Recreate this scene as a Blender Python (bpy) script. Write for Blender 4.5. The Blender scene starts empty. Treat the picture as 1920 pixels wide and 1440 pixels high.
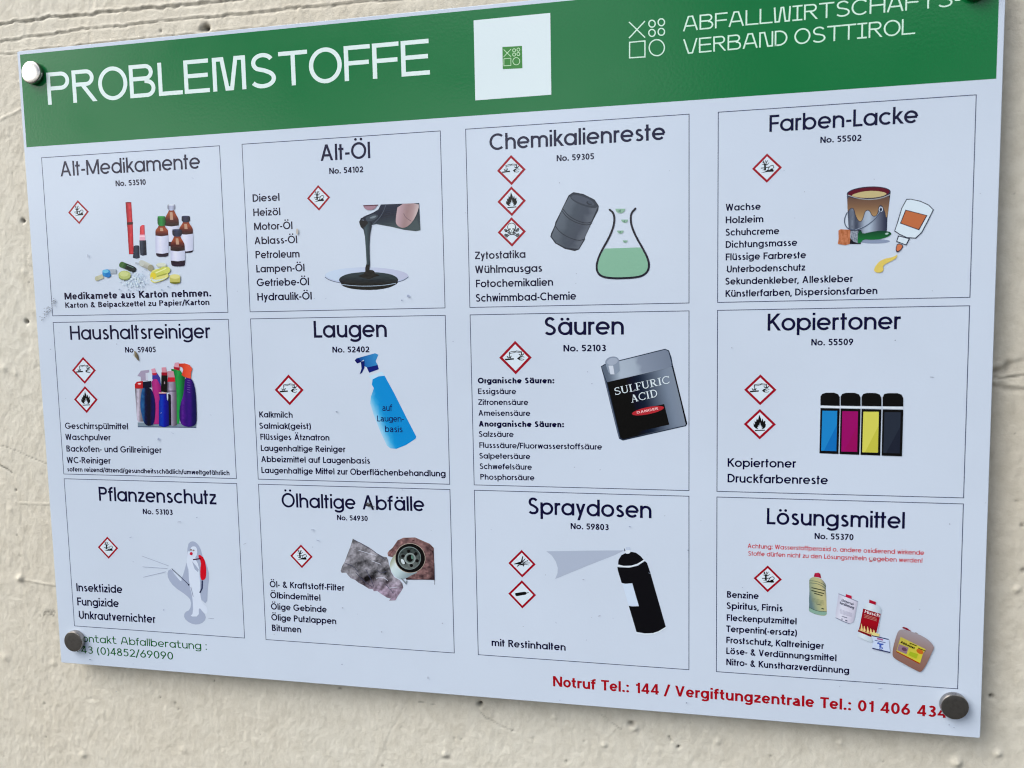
import bpy, math, random
import numpy as np
from mathutils import Matrix, Vector
from mathutils.geometry import delaunay_2d_cdt
random.seed(7)
rng = np.random.RandomState(11)
SC = bpy.context.scene
COL = SC.collection

# ------------------------------------------------------------------ geometry of the place
# The sign is an A1 landscape board (841 mm wide). Board coordinates: X right, Y down, Z into the wall,
# in units of the board width; world: x right, y into the wall, z up, metres.
S = 0.841
BH = 0.70659               # board height / width
Z0 = 1.25                  # height of the board's lower edge above the ground
GAP = 0.0128               # clear gap between board back and wall
TH = 0.003                 # board thickness
R3 = np.array([[0.9779774160786803, 0.01945043397379995, 0.20780244045318325],
               [6.390995519536813e-06, 0.9956452472322189, -0.09322307452046867],
               [-0.20871074145626312, 0.0911713896029041, 0.9737184419115479]])
CB = np.array([0.7303541, 0.29688546, -0.80794027])
FPX = 1533.4754
def b2w(X, Y, Z=0.0):
    return Vector((S * X, S * Z, Z0 + S * (BH - Y)))
def vmap(v):
    return Vector((v[0], v[2], -v[1]))

# ------------------------------------------------------------------ camera
cam_d = bpy.data.cameras.new('camera')
cam = bpy.data.objects.new('camera', cam_d); COL.objects.link(cam)
rx, dn, fw = vmap(R3[0]), vmap(R3[1]), vmap(R3[2])
M = Matrix((rx, -dn, -fw)).transposed().to_4x4()
M.translation = b2w(*CB)
cam.matrix_world = M
cam_d.sensor_width = 36.0
cam_d.lens = FPX * 36.0 / 1920.0
cam_d.clip_start = 0.01
cam_d.clip_end = 200.0
cam_d.dof.use_dof = True
cam_d.dof.focus_distance = 0.74
cam_d.dof.aperture_fstop = 10.0
SC.cycles.filter_width = 1.15
SC.camera = cam

# ------------------------------------------------------------------ sky, sun, exposure
EL, AZ = math.radians(46), math.radians(234)
world = bpy.data.worlds.new('World'); SC.world = world; world.use_nodes = True
nt = world.node_tree
bg = nt.nodes['Background']
sky = nt.nodes.new('ShaderNodeTexSky'); sky.sky_type = 'NISHITA'; sky.sun_disc = False
sky.sun_elevation = EL; sky.sun_rotation = AZ
sky.air_density = 1.0; sky.dust_density = 4.0; sky.ozone_density = 1.0
hs = nt.nodes.new('ShaderNodeHueSaturation'); hs.inputs['Saturation'].default_value = 0.45
nt.links.new(sky.outputs[0], hs.inputs['Color'])
# broken cloud over the whole sky
wtc = nt.nodes.new('ShaderNodeTexCoord'); wmp = nt.nodes.new('ShaderNodeMapping'); wmp.inputs['Scale'].default_value = (1, 1, 2.2)
wmp.inputs['Location'].default_value = (0.3, 0.1, 0.0)
wn = nt.nodes.new('ShaderNodeTexNoise'); wn.inputs['Scale'].default_value = 3.4; wn.inputs['Detail'].default_value = 5; wn.inputs['Roughness'].default_value = .5
wr = nt.nodes.new('ShaderNodeValToRGB'); wr.color_ramp.elements[0].position = .40; wr.color_ramp.elements[0].color = (.42, .45, .50, 1)
wr.color_ramp.elements[1].position = .60; wr.color_ramp.elements[1].color = (1.9, 1.9, 1.86, 1)
wm = nt.nodes.new('ShaderNodeMix'); wm.data_type = 'RGBA'; wm.blend_type = 'MULTIPLY'; wm.inputs['Factor'].default_value = 1
nt.links.new(wtc.outputs['Generated'], wmp.inputs['Vector']); nt.links.new(wmp.outputs[0], wn.inputs['Vector']); nt.links.new(wn.outputs[0], wr.inputs[0])
nt.links.new(hs.outputs[0], wm.inputs['A']); nt.links.new(wr.outputs[0], wm.inputs['B']); nt.links.new(wm.outputs['Result'], bg.inputs[0])
bg.inputs[1].default_value = 0.12
sun_d = bpy.data.lights.new('sun', 'SUN'); sun = bpy.data.objects.new('sun', sun_d); COL.objects.link(sun)
sun_d.energy = 1.1; sun_d.angle = math.radians(42); sun_d.color = (1.0, 0.965, 0.90)
sdir = Vector((math.cos(EL) * math.sin(AZ), math.cos(EL) * math.cos(AZ), math.sin(EL)))
sun.rotation_euler = sdir.to_track_quat('Z', 'Y').to_euler()
sun.location = (0, -3, 4)
SC.view_settings.view_transform = 'Standard'; SC.view_settings.look = 'None'
SC.view_settings.gamma = 1.0
SC.view_settings.exposure = 0.48

# ------------------------------------------------------------------ helpers
def ray(u, v):
    d = np.array([(u - 960.0) / FPX, (v - 720.0) / FPX, 1.0]) @ R3
    return d
def pb(u, v, zb=0.0):
    """photo pixel -> board coordinates on the plane Z = zb"""
    d = ray(u, v); t = (zb - CB[2]) / d[2]
    return (CB[0] + t * d[0], CB[1] + t * d[1])
def zone(ox, oy, s):
    return lambda x, y: (ox + x / s, oy + y / s)
def srgb(c):
    c = np.array(c, float) / 255.0
    return np.where(c <= 0.04045, c / 12.92, ((c + 0.055) / 1.055) ** 2.4)
# print inks: base colour of the ink from the tone it shows in even daylight
LIGHT = np.array([0.84, 0.84, 0.85]); SHEEN = 0.010
def ink(c):
    return tuple(np.clip((srgb(c) - SHEEN) / LIGHT, 0.0015, 0.9))

def link(o, parent=None):
    COL.objects.link(o)
    if parent is not None: o.parent = parent
    return o
def mesh_obj(name, verts, faces, mat, parent=None, smooth=False):
    me = bpy.data.meshes.new(name)
    me.from_pydata([tuple(v) for v in verts], [], faces)
    if smooth:
        me.polygons.foreach_set('use_smooth', [True] * len(me.polygons))
    me.update()
    if mat: me.materials.append(mat)
    return link(bpy.data.objects.new(name, me), parent)
def tag(o, label=None, cat=None, group=None, kind=None):
    if label: o['label'] = label
    if cat: o['category'] = cat
    if group: o['group'] = group
    if kind: o['kind'] = kind
    return o

# ------------------------------------------------------------------ materials
def new_mat(name):
    m = bpy.data.materials.new(name); m.use_nodes = True
    return m, m.node_tree, m.node_tree.nodes['Principled BSDF']
def add_noise(t, scale, detail=4, rough=0.5, coord='Object'):
    tc = t.nodes.new('ShaderNodeTexCoord'); n = t.nodes.new('ShaderNodeTexNoise')
    n.inputs['Scale'].default_value = scale; n.inputs['Detail'].default_value = detail
    n.inputs['Roughness'].default_value = rough
    t.links.new(tc.outputs[coord], n.inputs['Vector'])
    return n
def print_surface(t, b):
    """gloss laminate of the sign: faint orange peel and uneven film gloss"""
    b.inputs['IOR'].default_value = 1.47; b.inputs['Specular IOR Level'].default_value = 0.5
    n = add_noise(t, 34, 3)
    mr = t.nodes.new('ShaderNodeMapRange')
    mr.inputs['From Min'].default_value = 0.3; mr.inputs['From Max'].default_value = 0.7
    mr.inputs['To Min'].default_value = 0.10; mr.inputs['To Max'].default_value = 0.16
    t.links.new(n.outputs[0], mr.inputs[0]); t.links.new(mr.outputs[0], b.inputs['Roughness'])
    n2 = add_noise(t, 420, 2)
    bp = t.nodes.new('ShaderNodeBump'); bp.inputs['Strength'].default_value = 0.10
    bp.inputs['Distance'].default_value = 0.0006
    t.links.new(n2.outputs[0], bp.inputs['Height']); t.links.new(bp.outputs[0], b.inputs['Normal'])
def ink_material():
    m, t, b = new_mat('printed_ink')
    a = t.nodes.new('ShaderNodeAttribute'); a.attribute_name = 'ink'
    t.links.new(a.outputs['Color'], b.inputs['Base Color'])
    print_surface(t, b)
    return m
M_INK = ink_material()
def board_material():
    m, t, b = new_mat('white_laminate')
    n = add_noise(t, 5, 5, 0.6)
    cr = t.nodes.new('ShaderNodeValToRGB')
    c = np.array(ink((184, 199, 222))) * np.array([1.055, 1.024, .976])
    cr.color_ramp.elements[0].position = 0.3; cr.color_ramp.elements[0].color = (*(c * 0.965), 1)
    cr.color_ramp.elements[1].position = 0.7; cr.color_ramp.elements[1].color = (*(c * 1.03), 1)
    t.links.new(n.outputs[0], cr.inputs[0]); t.links.new(cr.outputs[0], b.inputs['Base Color'])
    print_surface(t, b)
    return m
M_BOARD = board_material()
def plain(name, c, rough=0.5, metal=0.0, spec=0.5):
    m, t, b = new_mat(name)
    b.inputs['Base Color'].default_value = (*c, 1); b.inputs['Roughness'].default_value = rough
    b.inputs['Metallic'].default_value = metal; b.inputs['Specular IOR Level'].default_value = spec
    return m
M_CORE = plain('board_core', (0.10, 0.095, 0.09), 0.6)

# ------------------------------------------------------------------ flat print builder
def cdt(verts, faces, interior=()):
    vs = [Vector((float(a), float(b))) for a, b in verts] + [Vector((float(a), float(b))) for a, b in interior]
    r = delaunay_2d_cdt(vs, [], faces, 0, 1e-9, True)
    ov, of, orig = r[0], r[2], r[5]
    keep = [f for f, o in zip(of, orig) if len(o)]
    return [(v.x, v.y) for v in ov], keep
def ccw(pts):
    a = sum(pts[i][0] * pts[(i + 1) % len(pts)][1] - pts[(i + 1) % len(pts)][0] * pts[i][1] for i in range(len(pts)))
    return pts if a > 0 else pts[::-1]
def chaikin(pts, n, closed=True):
    for _ in range(n):
        out = []
        m = len(pts)
        rngi = range(m) if closed else range(m - 1)
        if not closed: out.append(pts[0])
        for i in rngi:
            p, q = pts[i], pts[(i + 1) % m]
            out.append((.75 * p[0] + .25 * q[0], .75 * p[1] + .25 * q[1]))
            out.append((.25 * p[0] + .75 * q[0], .25 * p[1] + .75 * q[1]))
        if not closed: out.append(pts[-1])
        pts = out
    return pts
def ribbon(pts, w, w2=None, closed=False):
    """quads of a mitred stroke of width w (tapering to w2)"""
    n = len(pts); P = [np.array(p, float) for p in pts]
    L, Rr = [], []
    for i in range(n):
        ww = w if w2 is None else w + (w2 - w) * i / (n - 1)
        a = P[i] - P[i - 1] if (i > 0 or closed) else P[1] - P[0]
        b = P[(i + 1) % n] - P[i] if (i < n - 1 or closed) else P[-1] - P[-2]
        a = a / (np.hypot(*a) + 1e-12); b = b / (np.hypot(*b) + 1e-12)
        na = np.array([-a[1], a[0]]); nb = np.array([-b[1], b[0]])
        m = na + nb; l = np.hypot(*m)
        if l < 0.3: m = na; k = 1.0
        else: m = m / l; k = 1.0 / max(0.35, m @ na)
        L.append(P[i] + m * k * ww / 2); Rr.append(P[i] - m * k * ww / 2)
    q = []
    rr = range(n) if closed else range(n - 1)
    for i in rr:
        j = (i + 1) % n
        q.append([tuple(L[i]), tuple(Rr[i]), tuple(Rr[j]), tuple(L[j])])
    return q
def arc(cx, cy, rx, ry, a0, a1, n=None):
    n = n or max(4, int(abs(a1 - a0) / 11))
    return [(cx + rx * math.cos(math.radians(a0 + (a1 - a0) * i / n)), cy + ry * math.sin(math.radians(a0 + (a1 - a0) * i / n))) for i in range(n + 1)]

LAST = {}
STEP = 0.000012
class Ink:
    """one flat printed drawing: sheets of colour laid one above the other on the board face"""
    def __init__(self, name, parent, base=None, z=None):
        if base is None: base = LAST.get(parent, 0.00006)
        self.name, self.parent, self.d, self.z = name, parent, base, z
        self.V, self.F, self.C = [], [], []
    def add(self, vs, fs, cols, dz=None):
        o = len(self.V)
        self.V += [(v[0], v[1], self.d + (dz[i] if dz else 0)) for i, v in enumerate(vs)]
        if dz: self.d += max(dz)
        self.F += [tuple(i + o for i in f) for f in fs]
        self.C += cols
        self.d += STEP
        if self.parent is not None: LAST[self.parent] = self.d
    def polys(self, polys, col, fn=None, grid=None):
        """polys in zone coordinates, joined to one sheet"""
        z = self.z
        V, F, dz, g = [], [], [], 0
        for p in polys:
            if p == 'next': g += 1; continue
            q = ccw([pb(*z(*a)) if z else a for a in p])
            if fn is None or len(q) < 5 and not grid:
                vs, fs = q, [tuple(range(len(q)))]
            else:
                inter = []
                if grid:
                    xs = [a[0] for a in p]; ys = [a[1] for a in p]
                    gx = np.arange(min(xs) + grid / 2, max(xs), grid); gy = np.arange(min(ys) + grid / 2, max(ys), grid)
                    inter = [pb(*z(x + random.uniform(-.3, .3) * grid, y + random.uniform(-.3, .3) * grid)) for x in gx for y in gy]
                vs, fs = cdt(q, [list(range(len(q)))], inter)
            o = len(V); V += vs; F += [tuple(i + o for i in f) for f in fs]; dz += [g * 2e-6] * len(vs)
        cols = [ink(col)] * len(V) if fn is None else [ink(fn(*unz(z, v))) for v in V]
        self.add(V, F, cols, dz)
    def poly(self, pts, col, sm=0, **k):
        if sm: pts = chaikin(pts, sm)
        self.polys([pts], col, **k)
    def line(self, pts, w, col, w2=None, closed=False, sm=0, **k):
        if sm: pts = chaikin(pts, sm, closed)
        self.polys(ribbon(pts, w, w2, closed), col, **k)
    def ell(self, cx, cy, rx, ry, col, rot=0, **k):
        c, s = math.cos(math.radians(rot)), math.sin(math.radians(rot))
        self.polys([[(cx + x * c - y * s, cy + x * s + y * c) for x, y in arc(0, 0, rx, ry, 0, 360, 28)[:-1]]], col, **k)
    def ring(self, cx, cy, rx, ry, w, col, **k):
        self.polys(ribbon(arc(cx, cy, rx, ry, 0, 360, 32)[:-1], w, closed=True), col, **k)
    def build(self):
        me = bpy.data.meshes.new(self.name)
        me.from_pydata([(S * x, -d, S * (BH - y)) for x, y, d in self.V], [], self.F)
        at = me.color_attributes.new('ink', 'FLOAT_COLOR', 'POINT')
        at.data.foreach_set('color', np.array([(*c, 1.0) for c in self.C], np.float32).ravel())
        me.materials.append(M_INK); me.update()
        return link(bpy.data.objects.new(self.name, me), self.parent)
def unz(z, v):
    """board coordinates back to zone coordinates"""
    d = np.array([v[0], v[1], 0.0]) - CB; c = R3 @ d
    u, w = FPX * c[0] / c[2] + 960, FPX * c[1] / c[2] + 720
    o = z(0, 0); e = z(1, 1)
    return ((u - o[0]) / (e[0] - o[0]), (w - o[1]) / (e[1] - o[1]))
def grad(c0, c1, p0, p1):
    d = (p1[0] - p0[0], p1[1] - p0[1]); l = d[0] ** 2 + d[1] ** 2
    def f(x, y):
        t = min(1, max(0, ((x - p0[0]) * d[0] + (y - p0[1]) * d[1]) / l))
        return tuple(c0[i] + (c1[i] - c0[i]) * t for i in range(3))
    return f
def stops(axis0, axis1, lst):
    d = (axis1[0] - axis0[0], axis1[1] - axis0[1]); l = d[0] ** 2 + d[1] ** 2
    ts = [a for a, _ in lst]; cs = np.array([c for _, c in lst], float)
    def f(x, y):
        t = ((x - axis0[0]) * d[0] + (y - axis0[1]) * d[1]) / l
        return tuple(np.interp(t, ts, cs[:, i]) for i in range(3))
    return f

# ------------------------------------------------------------------ stroke lettering (cap height 1, baseline 0, y up)
X = 0.73
def glyph(ch, w, style):
    """returns (list of polygons, advance width)"""
    h = w / 2; r = X / 2
    class PL(list):
        g = 0
        def append(self, p): self.g += 1; list.append(self, (self.g, p))
        def extend(self, ps):
            self.g += 1
            for p in ps: list.append(self, (self.g, p))
    P = PL()
    def L(*p, **k): P.extend(ribbon(list(p), w, **k))
    def path(pts): P.extend(ribbon(pts, w))
    def D(x0, y0, x1, y1, ww=None):
        a = (ww or w) / max(0.45, abs(y1 - y0) / math.hypot(x1 - x0, y1 - y0)) / 2
        P.append([(x0 - a, y0), (x0 + a, y0), (x1 + a, y1), (x1 - a, y1)])
    def H(x0, x1, y): P.append([(x0, y - h), (x1, y - h), (x1, y + h), (x0, y + h)])
    def V(x, y0, y1): P.append([(x - h, y0), (x + h, y0), (x + h, y1), (x - h, y1)])
    def dot(x, y, s=0.62): P.append(arc(x, y, w * s, w * s, 0, 360, 14)[:-1])
    def ringp(cx, cy, rx, ry): P.extend(ribbon(arc(cx, cy, rx - h, ry - h, 0, 360, 34)[:-1], w, closed=True))
    uml = ch in 'äöüÄÖÜ'
    base = {'ä': 'a', 'ö': 'o', 'ü': 'u', 'Ä': 'A', 'Ö': 'O', 'Ü': 'U'}.get(ch, ch)
    a = 0.0
    c = base
    kx = 1.36 if style == 'wide' else 1.0
    if style == 'grot' and c in 'atygryuC4bdpqocen1':
        q = .31                                   # narrower round letters
        if c == 'a':
            path(arc(.27, X - .25, .24 - h, .25 - h, 158, 0, 12) + [(.53 - h, .12), (.57 - h, 0)])
            path([(.53 - h, .44), (.27, .41)] + arc(.23, .205, .23 - h, .205 - h, 85, 275, 12) + [(.30, h), (.44, .10), (.53 - h, .2)]); a = .56
        elif c == 't': path([(.17, .95), (.17, .2)] + arc(.17 + .17, .2, .17, .2 - h, 180, 275, 7)[1:]); H(0, .35, X - h); a = .36
        elif c == 'y': D(.02 + h, X, .30, .02); D(.58 - h, X, .19, -.27); H(.04, .22, -.27 + h); a = .60
        elif c == 'r': V(h, 0, X); path([(h, .34)] + arc(.26, X - .28, .26 - h, .27 - h, 180, 95, 8) + [(.36, X - h)]); a = .36
        elif c == 'u': V(.59 - h, 0, X); path([(.59 - h, .40)] + arc(.29, .29, .29 - h, .30 - h, 0, -180, 12) + [(h, X)]); a = .59
        elif c == 'n': V(h, 0, X); path([(h, .30)] + arc(.295, X - .29, .295 - h, .30 - h, 180, 0, 12) + [(.59 - h, 0)]); a = .59
        elif c == 'C': path(arc(.42, .5, .42 - h, .515 - h, 42, 318, 26)); a = .78
        elif c == '4': V(.45, 0, 1); H(0, .62, .26); D(.09, .27, .43, 1, w * .8); a = .62
        elif c == '1': V(.30, 0, 1); H(.08, .30, .77); a = .30 + h
        elif c == 'o': ringp(q, r, q, r + .012); a = 2 * q
        elif c == 'c': path(arc(q, r, q - h, r + .01 - h, 42, 318, 22)); a = 2 * q - .04
        elif c == 'e': path([(h * .6, r - .01), (2 * q - h * .8, r - .01)]); path(arc(q, r, q - h, r + .01 - h, 0, 322, 24)); a = 2 * q
        elif c in 'bp': ringp(q + .01, r, q, r + .012); V(h, *((0, 1) if c == 'b' else (-.27, X))); a = 2 * q + .01
        elif c in 'dq': ringp(q, r, q, r + .012); V(2 * q - h + .01, *((0, 1) if c == 'd' else (-.27, X))); a = 2 * q + .01
        elif c == 'g': ringp(q, r, q, r + .012); path([(2 * q - h + .01, X), (2 * q - h + .01, .0)] + arc(q + .005, -.02, q + .005 - h, .25 - h, 0, -150, 12)); a = 2 * q + .01
    elif style == 'wide' and c in 'MNWIAVRKtrC':
        if c == 'M': path([(h, 0), (h, 1 - h), (.29, 1 - h), (.43, h), (.57, h), (.71, 1 - h), (1.0 - h, 1 - h), (1.0 - h, 0)]); a = 1.0
        elif c == 'N': path([(h, 0), (h, 1 - h), (.31, 1 - h), (.52, h), (.83 - h, h), (.83 - h, 1)]); a = .83
        elif c == 'W': path([(h, 1), (.10, h), (.31, h), (.43, 1 - h), (.55, 1 - h), (.67, h), (.88, h), (.98 - h, 1)]); a = .98
        elif c == 'I': H(0, .56, h); H(0, .56, 1 - h); V(.28, 0, 1); a = .56
        elif c == 'A': path([(h, 0), (.33, 1 - h), (.57, 1 - h), (.90 - h, 0)]); H(.2, .7, .33); a = .90
        elif c == 'V': path([(h, 1), (.33, h), (.57, h), (.88 - h, 1)]); a = .88
        elif c == 'R': V(h, 0, 1); path([(h, 1 - h), (.42, 1 - h)] + arc(.46, .745, .255 - h, .255 - h, 90, -90) + [(h, .49 + h)]); D(.36, .5, .72, 0); a = .78
        elif c == 'K': V(h, 0, 1); D(.1, .42, .66, 1); D(.3, .55, .7, 0); a = .76
        elif c == 'C': path(arc(.48, .5, .48 - h, .515 - h, 42, 318, 26)); a = .90
        elif c == 't': path([(.2, 1.0), (.2, .2)] + arc(.40, .2, .2, .2 - h, 180, 270)[1:] + [(.52, h)]); H(0, .48, X - h); a = .54
        elif c == 'r': V(h, 0, X); path(arc(.30, .42, .30 - h, .31 - h, 180, 60)); a = .46
    elif c == 'A':
        D(.04 + h, 0, .43, 1); D(.82 - h, 0, .43, 1); H(.2, .66, .32); a = .86
    elif c == 'B':
        e = .18 if kx > 1 else 0
        V(h, 0, 1); path([(h, 1 - h), (.32 + e, 1 - h)] + arc(.33 + e, .755, .245 - h, .245 - h, 90, -90) + [(h, .51 + h)]); path([(h * 1.1, .505 + h), (.36 + e, .505 + h)] + arc(.36 + e, .272, .272 - h, .272 - h, 90, -90) + [(h * 1.1, h)]); a = .64 + e
    elif c == 'C': path(arc(.48, .5, .48 - h, .515 - h, 48, 312, 26)); a = .84
    elif c == 'D': path([(h, 0), (h, 1 - h), (.24, 1 - h)] + arc(.25, .5, .5 - h, .5 - h, 90, -90, 18) + [(h, h)]); a = .75
    elif c == 'E': V(h, 0, 1); H(0, .56 * kx, 1 - h); H(0, .54 * kx, .52); H(0, .57 * kx, h); a = .58 * kx
    elif c == 'F': V(h, 0, 1); H(0, .54 * kx, 1 - h); H(0, .51 * kx, .50); a = .54 * kx
    elif c == 'G': path(arc(.49, .5, .49 - h, .515 - h, 42, 352, 28) + [(.5, .44)]); a = .98
    elif c == 'H':
        e = .85 if kx > 1 else .72
        V(h, 0, 1); V(e - h, 0, 1); H(0, e, .52); a = e
    elif c == 'I': V(h, 0, 1); a = w
    elif c == 'K': V(h, 0, 1); D(.10, .40, .58, 1); D(.26, .56, .62, 0); a = .68
    elif c == 'L': V(h, 0, 1); H(0, .50 * (1.1 * kx if kx > 1 else 1), h); a = .50 * (1.1 * kx if kx > 1 else 1)
    elif c == 'M': V(h, 0, 1); V(.92 - h, 0, 1); D(h * 1.1, 1, .46, .06); D(.92 - h * 1.1, 1, .46, .06); a = .92
    elif c == 'N': V(h, 0, 1); V(.74 - h, 0, 1); D(h * 1.1, 1, .74 - h * 1.1, 0); a = .74
    elif c == 'O': ringp(.47, .5, .47, .515); a = .94
    elif c == 'P':
        e = .12 if kx > 1 else 0
        V(h, 0, 1); path([(h, 1 - h), (.34 + e, 1 - h)] + arc(.35 + e, .72, .28 - h, .28 - h, 90, -90) + [(h, .44 + h)]); a = .63 + e
    elif c == 'R': V(h, 0, 1); path([(h, 1 - h), (.33, 1 - h)] + arc(.34, .73, .27 - h, .27 - h, 90, -90) + [(h, .46 + h)]); D(.32, .46, .58, 0); a = .63
    elif c == 'S':
        e = 1.32 if kx > 1 else 1
        path([(x_ * e, y_) for x_, y_ in arc(.32, .735, .27 - h, .28 - h, 25, 232, 16) + [(.36, .5)] + arc(.31, .265, .31 - h, .28 - h, 52, -150, 18)]); a = .63 * e
    elif c == 'T': V(.31 * kx, 0, 1); H(0, .62 * kx, 1 - h); a = .62 * kx
    elif c == 'U': path([(h, 1), (h, .34)] + arc(.34, .34, .34 - h, .355 - h, 180, 360, 14) + [(.68 - h, 1)]); a = .68
    elif c == 'V': D(.02 + h, 1, .38, 0); D(.74 - h, 1, .38, 0); a = .76
    elif c == 'W': D(.02 + h, 1, .30, 0); D(.52, 1, .30, 0); D(.52, 1, .76, 0); D(1.04 - h, 1, .76, 0); a = 1.06
    elif c == 'Z': H(.02, .62, 1 - h); H(0, .64, h); D(.09, w, .55, 1 - w); a = .64
    elif c == 'a': ringp(r, r, r, r + .012); V(X - h + .01, 0, X); a = X + .01
    elif c == 'b': ringp(r + .01, r, r, r + .012); V(h, 0, 1); a = X + .01
    elif c == 'c': path(arc(r, r, r - h, r + .01 - h, 45, 315, 22)); a = X - .08
    elif c == 'd': ringp(r, r, r, r + .012); V(X - h + .01, 0, 1); a = X + .01
    elif c == 'e': path([(h * .6, r - .01), (X - h * .8, r - .01)]); path(arc(r, r, r - h, r + .01 - h, 0, 318, 24)); a = X
    elif c == 'f': path([(.16, 0), (.16, .82)] + arc(.16 + .19, .82, .19, .20 - h, 180, 84, 8)); H(0, .36, X - h); a = .36
    elif c == 'g': ringp(r, r, r, r + .012); path([(X - h + .01, X), (X - h + .01, .02)] + arc(r + .005, .0, r + .005 - h, .27 - h, 0, -150, 12)); a = X + .01
    elif c == 'h': V(h, 0, 1); path([(h, .30)] + arc(.31, X - .31, .31 - h, .31 - h, 180, 0, 12) + [(.62 - h, 0)]); a = .62
    elif c == 'i': V(h, 0, X); P.append([(0, .87), (w, .87), (w, .87 + w), (0, .87 + w)]); a = w
    elif c == 'k': V(h, 0, 1); D(.10, .28, .44, X); D(.20, .42, .50, 0); a = .54
    elif c == 'l': V(h, 0, 1); a = w
    elif c == 'm': V(h, 0, X); path([(h, .3)] + arc(.285, X - .27, .285 - h, .27 - h, 180, 0, 12) + [(.57 - h, 0)]); path([(.57 - h, .3)] + arc(.57 - w + .285, X - .27, .285 - h, .27 - h, 180, 0, 12) + [(1.14 - w - h, 0)]); a = 1.14 - w
    elif c == 'n': V(h, 0, X); path([(h, .30)] + arc(.31, X - .31, .31 - h, .31 - h, 180, 0, 12) + [(.62 - h, 0)]); a = .62
    elif c == 'o': ringp(r, r, r, r + .012); a = X
    elif c == 'p': ringp(r + .01, r, r, r + .012); V(h, -.28, X); a = X + .01
    elif c == 'r': V(h, 0, X); path([(h, .36)] + arc(.25, X - .26, .25 - h, .26 - h, 180, 78, 8) + [(.33, X - h)]); a = .34
    elif c == 's': path(arc(.235, .53, .195 - h, .205 - h, 30, 235, 12) + [(.25, .375)] + arc(.235, .20, .235 - h, .21 - h, 55, -150, 13)); a = .47
    elif c == 't': V(.15, 0, .96); H(0, .33, X - h); a = .33
    elif c == 'u': V(.62 - h, 0, X); path([(.62 - h, .43)] + arc(.31, .31, .31 - h, .32 - h, 0, -180, 12) + [(h, X)]); a = .62
    elif c == 'v': D(.02 + h, X, .29, 0); D(.56 - h, X, .29, 0); a = .58
    elif c == 'w': D(.02 + h, X, .23, 0); D(.42, X, .23, 0); D(.42, X, .61, 0); D(.82 - h, X, .61, 0); a = .84
    elif c == 'x': D(.02 + h, X, .52 - h, 0); D(.52 - h, X, .02 + h, 0); a = .54
    elif c == 'y': D(.02 + h, X, .30, .05); D(.56 - h, X, .17, -.27); a = .58
    elif c == 'z': H(.02, .46, X - h); H(0, .48, h); D(.09, w, .40, X - w); a = .48
    elif c == '0': ringp(.30, .5, .30, .51); a = .60
    elif c == '1': V(.26, 0, 1); D(.06, .78, .22, 1, w * .8); a = .26 + h
    elif c == '2': path(arc(.29, .70, .27 - h, .30 - h, 165, -20, 12) + [(.47, .52), (.12, w)]); H(.0, .58, h); a = .58
    elif c == '3': path(arc(.28, .745, .25 - h, .255 - h, 150, -85, 12)); path(arc(.28, .28, .28 - h, .285 - h, 88, -150, 14)); H(.20, .32, .53); a = .56
    elif c == '4': V(.43, 0, 1); H(0, .60, .27); D(.08, .27, .42, 1, w * .9); a = .60
    elif c == '5': path([(.52, 1 - h), (.15, 1 - h), (.11, .52)]); path(arc(.27, .33, .29 - h, .34 - h, 125, -150, 16)); a = .57
    elif c == '6': ringp(.30, .32, .30, .33); D(.13, .48, .42, 1); a = .60
    elif c == '7': H(0, .54, 1 - h); D(.14, 0, .48, 1 - h); a = .55
    elif c == '8': ringp(.28, .755, .23, .255); ringp(.28, .27, .28, .28); a = .56
    elif c == '9': ringp(.30, .68, .30, .33); D(.18, 0, .47, .52); a = .60
    elif c == '.': dot(w * .62, w * .55); a = w * 1.2
    elif c == ',': D(0.0, -.16, .08, .12); a = .12
    elif c == ':': dot(w * .62, w * .55); dot(w * .62, X - w * .6); a = w * 1.2
    elif c == '-': H(0, .28, .36); a = .28
    elif c == '/': D(0.02, -.10, .36, 1.05); a = .38
    elif c == '(': path(arc(.36, .42, .34, .66, 125, 235, 10)); a = .22
    elif c == ')': path(arc(-.14, .42, .34, .66, 55, -55, 10)); a = .24
    elif c == '!': P.append([(0, .27), (w, .27), (w, 1), (0, 1)]); dot(h, w * .55, .58); a = w
    elif c == '+': H(0, .54, .4); V(.27, .13, .67); a = .54
    elif c == '&': ringp(.31, .77, .21, .24); path([(.16, .64), (.66, 0)]); path(arc(.29, .27, .29 - h, .28 - h, 130, 360 + 5, 16)); a = .72
    elif c == ' ': a = .27
    else: raise ValueError(ch)
    if uml:
        y = X + .15 if base.islower() else 1.19
        cx = a / 2
        d = .15 if base.islower() else .17
        dot(cx - d, y, .58); dot(cx + d, y, .58)
    return P, a
GC = {}
def glyph_mesh(ch, w, style):
    k = (ch, w, style)
    if k not in GC:
        P, a = glyph(ch, w, style)
        vs, fs = [], []
        for g, p in P:
            fs.append(tuple(range(len(vs), len(vs) + len(p)))); vs += [(x_, y_, g * 2e-6) for x_, y_ in ccw(p)]
        GC[k] = (vs, fs, a)
    return GC[k]
ROUND = set('COGQabcdegopqö0356890')
TX = (20, 20, 56)
def text_mesh(s, w, style, track=0.0):
    V, F, x = [], [], 0.0
    sb = {'geo': .046, 'wide': .045, 'grot': .05}[style]
    for i, ch in enumerate(s):
        vs, fs, a = glyph_mesh(ch, w, style)
        o = len(V)
        V += [(x + p[0], p[1], p[2]) for p in vs]; F += [tuple(j + o for j in f) for f in fs]
        g = sb * 2 + track
        nx = s[i + 1] if i + 1 < len(s) else ' '
        if ch in 'ocbpeOD' or nx in 'ocdqgaeOGC': g -= .022
        if ch in 'rvwyTFLKk/' or nx in 'vwyVTtf/': g -= .03
        if style == 'wide' and ch == 'T' and nx == 'T': g = -.02
        if ch == 't' and nx == 't': g -= .05
        x += a + g
    return V, F, x
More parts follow.
